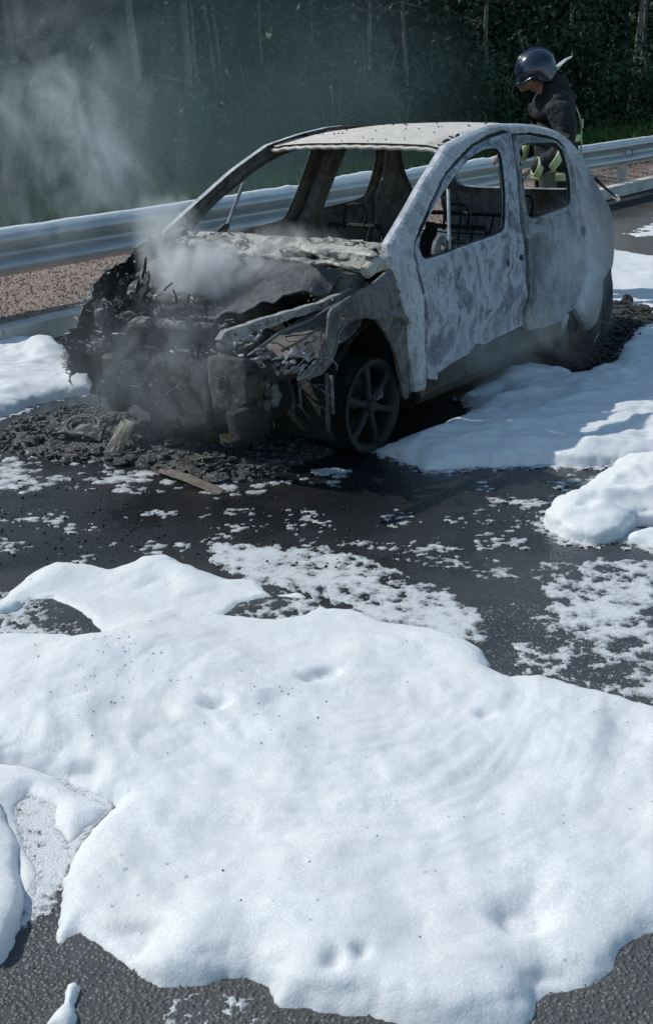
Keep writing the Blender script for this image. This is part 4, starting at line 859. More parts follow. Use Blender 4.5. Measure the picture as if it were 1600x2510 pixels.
foam('fire_foam', [(880,1062),(950,1050),(1010,1030),(1080,1000),(1125,965),(1085,940),(1120,915),(1170,893),(1240,872),(1330,885),(1350,895),(1400,880),(1440,858),(1470,800),(1535,772),(1900,760),(2100,900),(2000,1110),(1535,1085),(1490,1092),(1440,1095),(1380,1100),(1270,1093),(1180,1098),(1130,1098),(1060,1104),(1000,1106),(960,1090)],
     [[(1090,938),(1180,930),(1150,946)]], res=.014, T=.085, w=.11, rag=.03, seed=21, bul=1.3, fold=.030)
foam('fire_foam', [(1275,1235),(1300,1205),(1350,1190),(1385,1160),(1440,1130),(1490,1108),(1540,1090),(1700,1085),(1760,1200),(1600,1240),(1500,1238),(1460,1265),(1400,1280),(1320,1268)], res=.012, T=.13, w=.13, rag=.022, seed=25, bul=1.4, fold=.03, ov=.03)
foam('fire_foam', [(1475,1272),(1510,1250),(1600,1240),(1640,1290),(1540,1292)], res=.012, T=.05, w=.06, rag=.02, seed=26)
foam('fire_foam', [(1405,590),(1450,592),(1535,605),(1750,640),(1800,800),(1535,745),(1480,728),(1425,722),(1380,700)], res=.03, T=.05, w=.12, rag=.05, seed=31)
foam('fire_foam', [(-300,812),(0,812),(130,806),(160,840),(215,890),(225,925),(150,938),(60,960),(0,985),(-300,1040)], res=.016, T=.10, w=.16, rag=.03, seed=35, bul=1.3, fold=.02)
foam('fire_foam', [(-200,1425),(0,1428),(40,1415),(58,1425),(40,1440),(0,1448),(-200,1450)], res=.01, T=.03, w=.04, rag=.01, seed=38)
# thin bubbly film left by drained foam
foam('fire_foam', [(-150,1800),(60,1805),(130,1830),(200,1875),(270,1905),(200,1960),(165,1990),(120,1950),(130,1900),(70,1870),(30,1900),(60,1990),(90,2060),(60,2110),(20,1960),(-150,1900)], res=.007, T=.018, w=.05, rag=.014, seed=52, fringe=.04, ov=0)
film('foam_film', [(1180,1340),(1240,1310),(1310,1300),(1420,1290),(1700,1330),(1700,1700),(1535,1690),(1420,1640),(1330,1520),(1260,1430)], cover=.06, freq=13, seed=2, res=.0065, low=2.6)
film('foam_film', [(440,1270),(600,1255),(780,1270),(900,1300),(1000,1340),(1120,1400),(1170,1500),(1150,1590),(1120,1540),(1000,1500),(850,1470),(760,1420),(600,1390),(480,1340)], cover=.13, freq=14, seed=5, res=.0065, low=2.6)
film('foam_film', [(680,1240),(1000,1280),(1240,1290),(1280,1420),(1200,1450),(1000,1370),(820,1320)], cover=-.14, freq=13, seed=6, res=.007, aniso=1.7, low=3)
film('foam_film', [(-100,1840),(120,1800),(300,1880),(200,2010),(140,2160),(60,2200),(-100,2200)], cover=.30, freq=26, seed=7, res=.004, h=.003, low=4, edge=.04)
film('foam_film', [(80,2440),(200,2300),(420,2310),(560,2290),(680,2380),(660,2480),(100,2480)], cover=-.06, freq=26, seed=8, res=.004, h=.0025, edge=.04, low=5)
film('foam_film', [(-200,1380),(250,1380),(260,1510),(-200,1510)], cover=-.12, freq=20, seed=9, res=.006, edge=.04)
film('foam_film', [(500,1380),(780,1380),(780,1470),(500,1470)], cover=.0, freq=16, seed=10, res=.006, edge=.04)
film('foam_film', [(-150,1040),(150,1050),(350,1090),(640,1080),(860,1085),(860,1150),(620,1180),(330,1180),(-150,1170)], cover=-.27, freq=9, seed=12, res=.010, edge=.12, aniso=1.6, h=.006, specks=True, low=2.4)
film('foam_film', [(1000,1100),(1500,1100),(1480,1260),(1260,1290),(1080,1240)], cover=-.30, freq=14, seed=14, res=.010, edge=.2, aniso=1.8, specks=True, low=4)
film('foam_film', [(-150,1180),(1300,1180),(1300,1320),(-150,1380)], cover=-.42, freq=15, seed=17, res=.010, edge=.1, aniso=1.5, specks=True, low=4)
film('foam_film', [(1440,540),(1640,470),(1700,520),(1440,600)], cover=-.2, freq=5, seed=18, res=.03, edge=.3, mat=M_foam, h=.01, specks=True)
film('foam_film', [(1150,1400),(1350,1440),(1535,1560),(1560,1700),(1300,1620),(1150,1600)], cover=-.02, freq=24, seed=19, res=.0055, h=.003, low=4)
# foam lying along the top of the guardrail beam
mb = MB(); ua, ub, u0, u1 = -5.0, RP(1420, 365)[0]+6.0, RP(560, 480)[0], RP(1300, 380)[0]; n = 420; V = []; F = []
for i in range(n):
    u = ua+(ub-ua)*i/(n-1); k = max(0, min(1, (u-u0)/.8))*max(0, min(1, (u1-u)/.5)); far = max(0, min(1, (u-u1)/.3))
    hgt = max(.006, .030*(1-far*.5)+k*(.020+.060*float(fbm(u, 2., 1., 2.2, 4)))+.010*float(fbm(u, 4., 1., 4, 4))); w_ = (.055-.03*far)*(1+.18*float(fbm(u, 7., 1., 1.8, 4)))
    for j in range(9):
        t = j/8; v = -.010+w_*1.25*t; zz = float(np.interp(v, [-.01, .012, .05, .076], [.168, .166, .144, .123])); V.append(ra(u, v, BZ+zz-.004+hgt*math.sin(math.pi*t)**.6))
F = [(i*9+j, i*9+j+1, i*9+10+j, i*9+9+j) for i in range(n-1) for j in range(8)]
mb.add(V, F); tag(mb.build('rail_foam', M_rfoam, None, True), kind='stuff')

# ------------------------------------------------------------------ debris on the road
q = random.Random(9); rb = MB()
pile = GK([(20,1000),(150,960),(240,950),(330,985),(520,1010),(700,1040),(800,1060),(720,1090),(640,1120),(540,1140),(430,1130),(330,1100),(200,1090),(60,1070),(-40,1060)])
lo, hi = pile.min(0), pile.max(0); cnt = 0
while cnt < 900:
    x, y = q.uniform(lo[0], hi[0]), q.uniform(lo[1], hi[1])
    if not inside(np.array([[x, y]]), pile)[0]: continue
    e = float(pdist(np.array([[x, y]]), pile)[0]); s = q.uniform(.008, .04)*(1 if q.random() < .88 else 2.2); cnt += 1
    hz = min(.06, e*.3)*(q.random()**.6)
    if q.random() < .45: rb.flake((x, y, hz+.006), (s*1.8, s*.9), cnt, .005, rotm(q.uniform(-.7, .7), q.uniform(-.7, .7), q.uniform(0, 3)))
    else: rb.lump((x, y, hz), (s, s*q.uniform(.6, 1.6), s*.7), cnt, .7, 6, 2.2, rotm(0, 0, q.uniform(0, 3)))
tag(rb.build('burnt_rubble', M_rubble), kind='stuff')
rb = MB(); n = 0
while n < 260:
    a = q.uniform(0, 6.28); r = abs(q.gauss(0, 1)); p = G(q.uniform(-60, 900)*K, q.uniform(1040, 1340)*K, .003); s = q.uniform(.004, .013); n += 1
    rb.lump(p, (s, s*1.5, s*.8), n, .6, 5, 2)
tag(rb.build('soot_crumbs', M_black), kind='stuff')
rb = MB(); n = 0
while n < 330:
    if n < 90: p = G(q.uniform(60, 1500)*K, q.uniform(1480, 2350)*K, .05)
    elif n < 220: t = q.random(); p = G((130+560*t+q.gauss(0, 60))*K, (1500+150*t+q.gauss(0, 45))*K, .05)
    else: t = q.random(); p = G((130+150*t+q.gauss(0, 50))*K, (1760-220*t+q.gauss(0, 50))*K, .05)
    n += 1; a_, b_ = int((p.x-HM[0][0])/HM[1]), int((p.y-HM[0][1])/HM[1])
    if not (0 <= a_ < HM[2].shape[0] and 0 <= b_ < HM[2].shape[1]): continue
    z = float(HM[2][a_, b_])
    if z < .02: continue
    s = .0012+.0042*q.random()**3; rb.lump((p.x, p.y, z+s*.1), (s, s*q.uniform(.7, 1.5), s*.7), n, .5, 4, 2)
tag(rb.build('soot_specks', M_rubble), kind='stuff')
# mound of ground-hugging ash that carries the rubble
hp = foam('ash_heap', [tuple(v) for v in []] or [(0,1010),(150,970),(240,955),(330,990),(520,1012),(700,1040),(790,1058),(720,1082),(640,1112),(540,1130),(430,1122),(330,1096),(200,1082),(60,1066)], res=.012, T=.032, w=.22, rag=.04, mat=M_rubble, seed=41, bul=1.6, fringe=0)
M_strip = burnt_paint('scorched_strip', (.19, .16, .13), (.12, .10, .085), (.04, .035, .03), rust_amt=.8, rust=(.17, .085, .055), spots=.6, patch=9)
def slab(name, label, L, zs, mat, th, seed, cat='debris', bend=0.0):
    """a bent plate through four ground-located corners raised by zs"""
    P = [G(x*K, y*K, z) for (x, y), z in zip(L, zs)]; nu, nv = 14, 8; V = []
    for i in range(nu):
        for j in range(nv):
            a, b = i/(nu-1), j/(nv-1); p = (P[0]*(1-b)+P[3]*b)*(1-a)+(P[1]*(1-b)+P[2]*b)*a
            n_ = ((P[1]-P[0]).cross(P[3]-P[0])).normalized(); p = p+n_*(bend*math.sin(math.pi*a)+.008*float(noise3(a*5+seed, b*3, seed*1.7))); V.append(p)
    n_ = ((P[1]-P[0]).cross(P[3]-P[0])).normalized(); V += [p-n_*th for p in V]; o = nu*nv
    F = [(i*nv+j, i*nv+j+1, (i+1)*nv+j+1, (i+1)*nv+j) for i in range(nu-1) for j in range(nv-1)]; F += [tuple(k+o for k in reversed(f)) for f in F]
    bd = [i*nv for i in range(nu)]+[(nu-1)*nv+j for j in range(1, nv)]+[i*nv+nv-1 for i in range(nu-2, -1, -1)]+[j for j in range(nv-2, 0, -1)]
    F += [(bd[k], bd[k]+o, bd[(k+1) % len(bd)]+o, bd[(k+1) % len(bd)]) for k in range(len(bd))]
    mb = MB(); mb.add(V, F); return tag(mb.build(name, mat), label, cat)
slab('bent_plate', 'scorched beige strip of bent sheet leaning upright in the rubble before the bumper', [(244,1064),(286,1064),(318,994),(288,982)], [.03, .03, .17, .18], M_plate, .006, 3, bend=.01)
slab('burnt_strip', 'long flat charred bumper strip lying on wet asphalt before the debris pile', [(352,1106),(508,1163),(530,1152),(402,1103)], [.004, .004, .018, .03], M_strip, .012, 5, bend=.02)
slab('charred_panel', 'dark charred panel lying flat at the left end of the rubble', [(120,1020),(235,1035),(245,1005),(150,985)], [.05, .05, .085, .075], M_char, .02, 8, bend=.02)
slab('pale_shard', 'small yellowish burnt shard beside the hanging bumper shield', [(520,1045),(548,1052),(540,1020),(515,1022)], [.06, .05, .10, .11], burnt_paint('yellow_shard', (.42, .34, .18), (.3, .23, .12), (.12, .09, .06), rust_amt=.4), .015, 11)
rg = MB(); c = G(195*K, 1000*K, .09)
for rr_, tt_ in ((.085, .010), (.06, .006)): rg.tube([c+Vector((rr_*math.cos(t), rr_*.8*math.sin(t), .03*math.sin(t))) for t in np.linspace(0, 2*math.pi, 25)], tt_, 6, False)
tag(rg.build('metal_ring', M_fend, None, True), 'thin burnt metal ring lying on the left of the rubble', 'debris')
rg = MB(); c = G(500*K, 1088*K, .045)
for k in range(4): rg.tube([c+Vector(((.05+.006*k)*math.cos(t), (.05-.004*k)*math.sin(t), .02*math.sin(t+k)+.006*k)) for t in np.linspace(0, 2*math.pi, 19)], .006, 5, False)
tag(rg.build('wire_coil', M_char, None, True), 'tangled coil of burnt wire above the long flat strip', 'debris')
# heap of burnt tyre shreds and plastic behind the car
hb = MB(); q = random.Random(15); cpt = [G(x*K, y*K) for x, y in ((1440,740),(1480,752),(1520,765),(1465,770),(1500,740))]
for k in range(60):
    p = q.choice(cpt)+Vector((q.gauss(0, .10), q.gauss(0, .10), q.uniform(0, .07)))
    if q.random() < .5: hb.lump(p, (q.uniform(.05, .2), q.uniform(.04, .12), q.uniform(.03, .09)), k, .7, 9, 2.4, rotm(0, 0, q.uniform(0, 3)))
    else:
        t0 = q.uniform(0, 3); hb.tube([p+Vector((.12*math.cos(t0)*s, .12*math.sin(t0)*s, .03*math.sin(s*3+k))) for s in np.linspace(-1, 1, 6)], .008, 5)
tag(hb.build('burnt_heap', char_mat('burnt_rubber', .5, .02, (.3, .25, .22), 16)), 'black heap of burnt rubber and plastic on the foam behind the rear wheel', 'debris', kind=None)
cr = MB(); n = 0; cz = GK([(1335,880),(1400,830),(1440,770),(1500,780),(1530,800),(1460,850),(1430,885),(1360,900)])
lo, hi = cz.min(0), cz.max(0)
while n < 1100:
    x, y = q.uniform(lo[0], hi[0]), q.uniform(lo[1], hi[1])
    if not inside(np.array([[x, y]]), cz)[0]: continue
    s = q.uniform(.008, .028); n += 1; cr.lump((x, y, .065+q.uniform(-.01, .02)), (s, s*1.6, s*.7), n, .5, 4, 2)
tag(cr.build('charcoal_crumbs', M_black), kind='stuff')
foam('soot_patch', [(1300,885),(1380,830),(1430,760),(1540,760),(1560,800),(1470,850),(1440,885),(1370,905)], res=.02, T=.072, w=.10, rag=.05, mat=M_black, seed=44, bul=1.0, fringe=0)
# black nozzle lance with a pale tip, leaning on the kerb
ln = MB(); a = D(1455*1.0, 434, 9.6); b = D(1508, 481, 9.75)
lance = tag(empty('hose_lance', ((a+b)/2)), 'thin black hose lance with a white tip behind the tail of the car', 'lance')
mid = (a+b)/2
ln.tube([a-mid, (a*.6+b*.4)-mid+Vector((0, 0, -.004)), b-mid], [.022, .012, .010], 8); ln.build('lance_tube', M_black, lance, True)
tp = MB(); dv = (b-a).normalized(); tp.tube([b-mid, b-mid+dv*.05], [.02, .017], 10); tp.build('tip', plain('white_tip', (.7, .7, .68), .5), lance, True)

# ------------------------------------------------------------------ the firefighter behind the car
MY = 8.95
foot = D(1352, 700, MY); MX = foot.x
man = tag(empty('person', (MX, MY, 0), math.radians(180+6)), 'firefighter in dark turnout coat and glossy black helmet looking down behind the burnt car', 'person')
# local frame: +X is where he faces, +Y his left, Z up
def skin_body(name, verts, edges, mat, parent, sub=2, root=0):
    me = bpy.data.meshes.new(name); me.from_pydata([v[:3] for v in verts], edges, []); o = link(name, me, mat, parent)
    md = o.modifiers.new('skin', 'SKIN'); md.use_smooth_shade = True
    sv = me.skin_vertices[0].data
    for i, v in enumerate(verts):
        r = v[3]; sv[i].radius = r if isinstance(r, tuple) else (r, r)
    sv[root].use_root = True
    s = o.modifiers.new('sub', 'SUBSURF'); s.levels = sub; s.render_levels = sub
    return o
M_coat = plain('turnout_cloth', (.010, .012, .015), .85, 0, .35, 9, .03, 16); M_lime = plain('lime_reflective', (.52, .58, .30), .55, 0, .15)
M_skin = plain('skin', (.40, .20, .13), .55, 0, .2, 20, .001); M_glove = plain('work_glove', (.32, .16, .11), .8, 0, .2)
M_helm = plain('helmet_shell', (.014, .020, .042), .2, .0, .2, 4, .0, spec=.8); M_pale = plain('pale_shield', (.36, .38, .39), .35, 0, .1)
bv = [(0, 0, .98, (.19, .165)), (.0, 0, 1.16, (.19, .16)), (.03, 0, 1.34, (.20, .165)), (.06, 0, 1.47, (.165, .125)), (.10, 0, 1.555, (.075, .075)),   # 0-4 trunk
      (.05, .21, 1.43, .105), (.02, .28, 1.24, .094), (.06, .29, 1.10, .084), (.20, .255, 1.02, .070), (.27, .23, .99, .05),    # 5-9 left arm
      (.05, -.20, 1.44, .095), (.05, -.26, 1.22, .08), (.12, -.25, 1.10, .07), (.26, -.20, 1.10, .06), (.32, -.18, 1.10, .048),  # 10-14 right arm
      (.0, .11, .90, .12), (.04, .13, .52, .09), (.0, .14, .12, .07), (.05, .15, .06, .06), (.17, .16, .045, .05),     # 15-19 left leg
      (.0, -.11, .90, .12), (.10, -.13, .53, .09), (.06, -.14, .12, .07), (.11, -.15, .06, .06), (.23, -.16, .045, .05)]
be = [(0,1),(1,2),(2,3),(3,4),(3,5),(5,6),(6,7),(7,8),(8,9),(3,10),(10,11),(11,12),(12,13),(13,14),(0,15),(15,16),(16,17),(17,18),(18,19),(0,20),(20,21),(21,22),(22,23),(23,24)]
skin_body('body', bv, be, M_coat, man)
# head with a face, tipped forward
hd = MB(); hc = Vector((.185, 0, 1.655)); RT = rotm(0, .55, 0)
n = 22; V = []; F = []
for i in range(n):
    t = math.pi*i/(n-1)
    for j in range(2*n):
        p = math.pi*j/n; d_ = Vector((math.sin(t)*math.cos(p), math.sin(t)*math.sin(p), math.cos(t)))
        x, y, z = d_.x*.098, d_.y*.076, d_.z*.118
        if d_.x > 0:
            fr = d_.x**2
            x += .026*math.exp(-((y/.014)**2+((z+.012)/.022)**2))+.010*math.exp(-((y/.02)**2+((z+.05)/.010)**2))+.014*math.exp(-((y/.024)**2+((z+.092)/.018)**2))
            x -= .013*(math.exp(-(((y-.032)/.014)**2+((z-.012)/.012)**2))+math.exp(-(((y+.032)/.014)**2+((z-.012)/.012)**2)))+.006*math.exp(-((y/.024)**2+((z+.062)/.005)**2))
        if z < -.04: y *= 1-.25*min(1, (-.04-z)/.08)
        V.append(RT @ Vector((x, y, z))+hc)
F = [(i*2*n+j, (i+1)*2*n+j, (i+1)*2*n+(j+1) % (2*n), i*2*n+(j+1) % (2*n)) for i in range(n-1) for j in range(2*n)]
hd.add(V, F)
for sd in (1, -1): hd.lump(hc+RT @ Vector((-.005, sd*.078, -.005)), (.03, .014, .055), 3, .2, 8)
hd.tube([hc+Vector((-.03, 0, -.06)), Vector((.09, 0, 1.52))], .055, 12); hd.build('head', M_skin, man, True)
# helmet: shell, ridge, brim, raised visor hinge and the pale neck plate sticking out behind
hs = MB(); n = 26; V = []; HR = rotm(0, .50, 0); h0 = hc+Vector((-.005, 0, .035))
for i in range(n):
    t = math.pi*.5*i/(n-1)*1.22
    for j in range(2*n):
        p = math.pi*j/n; x, y, z = math.sin(t)*math.cos(p)*.155, math.sin(t)*math.sin(p)*.128, math.cos(t)*.145
        if t > math.pi/2:
            ear = max(0, 1-abs(math.cos(p)+.25)/.75); x *= 1-.02; z *= 1+1.6*ear if z < 0 else 1
        z += .007*math.exp(-(y/.018)**2)*(1 if z > 0 else 0)
        V.append(HR @ Vector((x, y, z))+h0)
F = [(i*2*n+j, (i+1)*2*n+j, (i+1)*2*n+(j+1) % (2*n), i*2*n+(j+1) % (2*n)) for i in range(n-1) for j in range(2*n)]
hs.add(V, F); hel = hs.build('helmet', M_helm, man, True)
sd_ = hel.modifiers.new('thick', 'SOLIDIFY'); sd_.thickness = .006; sd_.offset = -1
bm_ = MB(); bm_.tube([h0+HR @ Vector((math.cos(t)*.166, math.sin(t)*.136, -.01-.012*math.cos(t))) for t in np.linspace(-1.2, 1.2, 15)], .009, 6, flat=1.8); bm_.build('brim', M_helm, hel, True)
cb = MB(); cb.tube([h0+HR @ Vector((math.sin(t)*.158, 0, math.cos(t)*.150)) for t in np.linspace(-1.45, 1.3, 18)], .009, 6, flat=1.6); cb.build('comb', M_helm, hel, True)
vp = [(-.150, .0), (-.178, .010), (-.210, .042), (-.245, .068), (-.278, .080)]; V = []
for k, (x, z) in enumerate(vp):
    for j in range(9):
        a = (j/8-.5)*2; V.append(h0+Vector((x+.02*a*a, a*(.085-.012*k), z-.012*a*a+.010)))
V += [v+Vector((.004, 0, -.010)) for v in V]; o = 45; F = []
for k in range(4):
    for j in range(8): q4 = (k*9+j, k*9+j+1, k*9+10+j, k*9+9+j); F += [q4, tuple(i+o for i in reversed(q4))]
bd = [j for j in range(9)]+[k*9+8 for k in range(1, 5)]+[36+j for j in range(7, -1, -1)]+[k*9 for k in range(3, 0, -1)]
F += [(bd[k], bd[k]+o, bd[(k+1) % len(bd)]+o, bd[(k+1) % len(bd)]) for k in range(len(bd))]
ns = MB(); ns.add(V, F); ns.build('neck_plate', M_pale, hel, True, 50)
vs = MB(); V = []
for k in range(4):
    for j in range(11):
        a = (j/10-.5)*2.1; r = .172-.004*k; V.append(h0+HR @ Vector((math.cos(a)*r, math.sin(a)*.13, -.02-.020*k)))
V += [h0+(v-h0)*1.02 for v in V]; o = 44; F = []
for k in range(3):
    for j in range(10): q4 = (k*11+j, k*11+j+1, k*11+12+j, k*11+11+j); F += [tuple(reversed(q4)), tuple(i+o for i in q4)]
vs.add(V, F); vs.build('visor', plain('amber_visor', (.20, .11, .05), .2, 0, .1, spec=.6), hel, True)
# neck curtain and coat collar
nc = MB(); nc.lump((.04, 0, 1.56), (.24, .24, .22), 4, .2, 14, 2, None, .3); nc.lump((.02, 0, 1.48), (.30, .34, .14), 6, .2, 14); nc.build('collar', M_coat, man, True)
def band(name, pts, r, hgt, mat, flat=1.0):
    b = MB(); b.tube(pts, r, 14, False, flat); o = b.build(name, mat, man, True); return o
def ring(name, c, rx, ry, h, mat, rot=None):
    V = []; n = 28
    for z in (-h/2, h/2):
        for j in range(n):
            a = 2*math.pi*j/n; p = Vector((rx*math.cos(a), ry*math.sin(a), z)); p = (rot @ p) if rot is not None else p; V.append(p+Vector(c))
    mb = MB(); mb.add(V, [(j, (j+1) % n, n+(j+1) % n, n+j) for j in range(n)]); o = mb.build(name, mat, man, True)
    s = o.modifiers.new('thick', 'SOLIDIFY'); s.thickness = .005; return o
ring('reflective_band', (.008, 0, 1.20), .182, .196, .05, M_lime)
ring('coat_hem', (.0, 0, .93), .19, .215, .06, M_lime)
ring('sleeve_band', (.10, .28, 1.075), .094, .090, .06, M_lime, rotm(0, 1.05, 0)); ring('sleeve_band', (.22, .25, 1.012), .072, .07, .05, M_lime, rotm(0, 1.25, 0))
ring('sleeve_band', (.20, -.225, 1.10), .074, .07, .06, M_lime, rotm(0, 1.4, 0))
# piping strap down the back with a square tab
sp = MB(); sp.tube([(-.02, .06, 1.54), (-.090, .07, 1.47), (-.142, .08, 1.36), (-.162, .08, 1.25), (-.170, .08, 1.08), (-.178, .08, .95)], .0065, 6, flat=1.4); sp.build('back_strap', M_lime, man, True)
tb = MB(); tb.box((-.160, .08, 1.30), (.02, .05, .07), bev=.006); tb.build('tab', M_lime, man)
pk = MB(); pk.box((.10, .17, .90), (.16, .06, .17), rotm(0, .1, 0), bev=.02); pk.build('pocket', plain('pocket_cloth', (.12, .13, .09), .8), man)
# hands: five fingers closing round the lance grip
def hand(c, dirv, palm_n, side):
    d = Vector(dirv).normalized(); n_ = Vector(palm_n).normalized(); s = d.cross(n_).normalized()*side; c = Vector(c)
    v = [(*(c-d*.02), .026), (*(c+d*.035), (.040, .020)), (*(c+d*.075), (.042, .018))]; e = [(0, 1), (1, 2)]
    for k, L in enumerate((.066, .076, .070, .055)):
        b = len(v); off = s*(.030-.020*k); p0 = c+d*.078+off
        v += [(*p0, .0095), (*(p0+d*L*.42+n_*.012), .0088), (*(p0+d*L*.62+n_*.038), .008), (*(p0+d*L*.45+n_*.056), .007)]; e += [(2, b), (b, b+1), (b+1, b+2), (b+2, b+3)]
    b = len(v); v += [(*(c+d*.02+s*.035), .012), (*(c+d*.05+s*.052+n_*.015), .0105), (*(c+d*.075+s*.048+n_*.035), .009)]; e += [(1, b), (b, b+1), (b+1, b+2)]
    return skin_body('hand', v, e, M_glove, man, 1)
hand((.29, .225, .985), (.85, -.1, -.35), (-.2, -.5, -.8), 1); hand((.34, -.175, 1.10), (.9, .2, -.25), (-.1, .4, -.9), -1)
for sd, x0 in ((1, .08), (-1, .14)):
    bt = MB(); bt.lump((x0+.02, sd*.155, .065), (.30, .115, .13), 5, .12, 14, 2, None, .45); bt.tube([(x0-.06, sd*.145, .08), (x0-.07, sd*.14, .30)], [.07, .075], 14); bt.build('boot', M_black, man, True)

# ------------------------------------------------------------------ forest beyond the rail
def leaf_cloud(n, box, seed, size=(.035, .08), shells=None):
    q = np.random.default_rng(seed)
    p = q.normal(size=(n, 3)); p /= np.linalg.norm(p, axis=1)[:, None]; r = q.uniform(0, 1, n)**.45; p = p*r[:, None]
    if shells: # clump
        k = q.normal(size=(shells, 3)); k /= np.linalg.norm(k, axis=1)[:, None]; k *= q.uniform(.25, .95, shells)[:, None]
        w = q.integers(0, shells, n); p = k[w]+p*q.uniform(.18, .42, shells)[w][:, None]
    p = p*np.array(box)/2
    a = q.normal(size=(n, 3)); a /= np.linalg.norm(a, axis=1)[:, None]; b = np.cross(a, q.normal(size=(n, 3))); b /= np.linalg.norm(b, axis=1)[:, None]
    s = q.uniform(*size, n)[:, None]
    V = np.stack([p-a*s, p+b*s*.45, p+a*s, p-b*s*.45], 1).reshape(-1, 3); F = np.arange(4*n).reshape(-1, 4)
    return V, F
def tree_trunk(h, r, seed, lean):
    q = random.Random(seed); mb = MB(); P = []; x = y = 0
    for i in range(9):
        t = i/8; P.append((x, y, h*t)); x += lean[0]*h/8+q.uniform(-.05, .05); y += lean[1]*h/8+q.uniform(-.05, .05)
    mb.tube(P, [r*(1.25 if i == 0 else 1)*(1-.65*i/8) for i in range(9)], 9)
    for k in range(9):
        i = q.randint(2, 7); b = Vector(P[i]); a = q.uniform(0, 6.28); L = q.uniform(.5, 1.4)
        mb.tube([b, b+Vector((math.cos(a)*L*.5, math.sin(a)*L*.5, .15*L)), b+Vector((math.cos(a)*L, math.sin(a)*L, .1*L-.1))], [r*.22, r*.15, r*.05], 5)
    return mb, P
crown_me = []
for k in range(4):
    V, F = leaf_cloud(3600, (3.4, 3.4, 6.0), 100+k, (.06, .13), 34); me = mesh_np('crown', V, F, False); me.materials.append(M_leafd if k % 2 else M_leaf); crown_me.append(me)
trees = [(362,395,21,.085,-.035),(478,385,22,.10,.0),(497,402,23,.05,-.01),(575,400,25,.045,-.06),(662,400,26,.04,.0),(900,235,27,.065,.01),(545,395,26,.04,-.03),(60,410,24,.09,.02),(215,420,26,.07,.01),(1190,255,32,.07,.02),(1545,215,34,.09,.04),(1560,235,38,.07,.03),(1000,250,31,.06,-.02),(770,300,29,.055,.02),(1400,240,36,.07,-.01),(-120,430,22,.1,.02),(1720,240,36,.1,0)]
tl = ['slim grey leaning trunk in the smoke left of the car roof','straight grey trunk just right of the leaning slim trunk','thin stem close beside the straight grey trunk','thin leaning stem above the far windscreen pillar','very thin stem above the roof corner','pale slim trunk rising over the middle of the roof','thin dark stem between the two leaning stems','smoke-veiled tree at the left edge of the photo','smoke-veiled tree left of the leaning grey trunk','tree behind the firefighter in the dark forest','tree with pale trunk at the upper right corner','slender tree at the right edge behind the grass','thin tree left of the helmet in the dark wood','thin tree over the left part of the roof','tree right of the helmet behind the back','tree beyond the left edge of the photo','tree beyond the right edge of the photo']
for k, (px_, py_, yy, r, ln_) in enumerate(trees):
    p = D(px_, py_, yy); d_ = (Vector((p.x, p.y))-KA).dot(-KN); gz = float(ground_z(np.array(d_)))
    t = tag(empty('forest_tree', (p.x, p.y, gz-.05)), tl[k], 'tree', 'trees at the edge of the forest'); h = random.Random(k).uniform(7.5, 9.5)
    mb, P = tree_trunk(h, r, k, (ln_, .0)); mb.build('trunk', M_bark, t, True)
    c = link('crown', crown_me[k % 4], None, t); c.location = (P[6][0], P[6][1], h*.72); c.rotation_euler = (0, 0, k*1.3); c.scale = (1, 1, .95)
# saplings and bushes one can tell apart along the forest edge
bush_me = []
for k in range(4):
    V, F = leaf_cloud(2400, (1.9, 1.9, 2.4), 200+k, (.04, .085), 20); me = mesh_np('foliage', V, F, False); me.materials.append((M_leaf, M_leafd)[k % 2]); bush_me.append(me)
bl = [(120,430,19.5,1.2),(300,440,20.5,.9),(430,440,21,1.0),(560,430,21.5,.8),(700,420,22,1.0),(820,330,23,1.1),(960,330,24,.9),(1090,320,25,1.2),(1210,300,26,1.0),(1440,285,29,1.2),(1540,275,30,1.0),(1620,270,31,1.3),(30,440,19,1.0),(640,425,24,1.3),(250,430,23,1.4),(900,330,27,1.5),(1340,290,30,1.5)]
bt_ = ['under the drifting smoke near the left edge','left of the leaning grey trunk','at the foot of the straight grey trunk','below the thin leaning stem','seen through the windscreen on the left','behind the left part of the roof','behind the middle of the roof','behind the right part of the roof','left of the firefighter','right of the firefighter behind the grass','at the right edge above the guardrail','beyond the right edge','at the left edge in the smoke','behind the windscreen corner','deep in the smoke between two trunks','below the pale slim trunk','behind the firefighter']
for k, (px_, py_, yy, s) in enumerate(bl):
    p = D(px_, py_, yy); d_ = (Vector((p.x, p.y))-KA).dot(-KN); gz = float(ground_z(np.array(d_)))
    t = tag(empty('bush', (p.x, p.y, gz)), 'dark leafy bush '+bt_[k], 'bush', 'bushes at the edge of the forest')
    c = link('foliage', bush_me[k % 4], None, t); c.location = (0, 0, 1.05*s); c.scale = (s, s, s); c.rotation_euler = (0, 0, k*2.1)
    sm = MB(); q = random.Random(k)
    for j in range(5): a = q.uniform(0, 6.28); sm.tube([(0, 0, 0), (.2*math.cos(a), .2*math.sin(a), .7*s), (.5*math.cos(a)*s, .5*math.sin(a)*s, 1.7*s)], [.02, .014, .006], 5)
    sm.build('stems', M_bark, t, True)
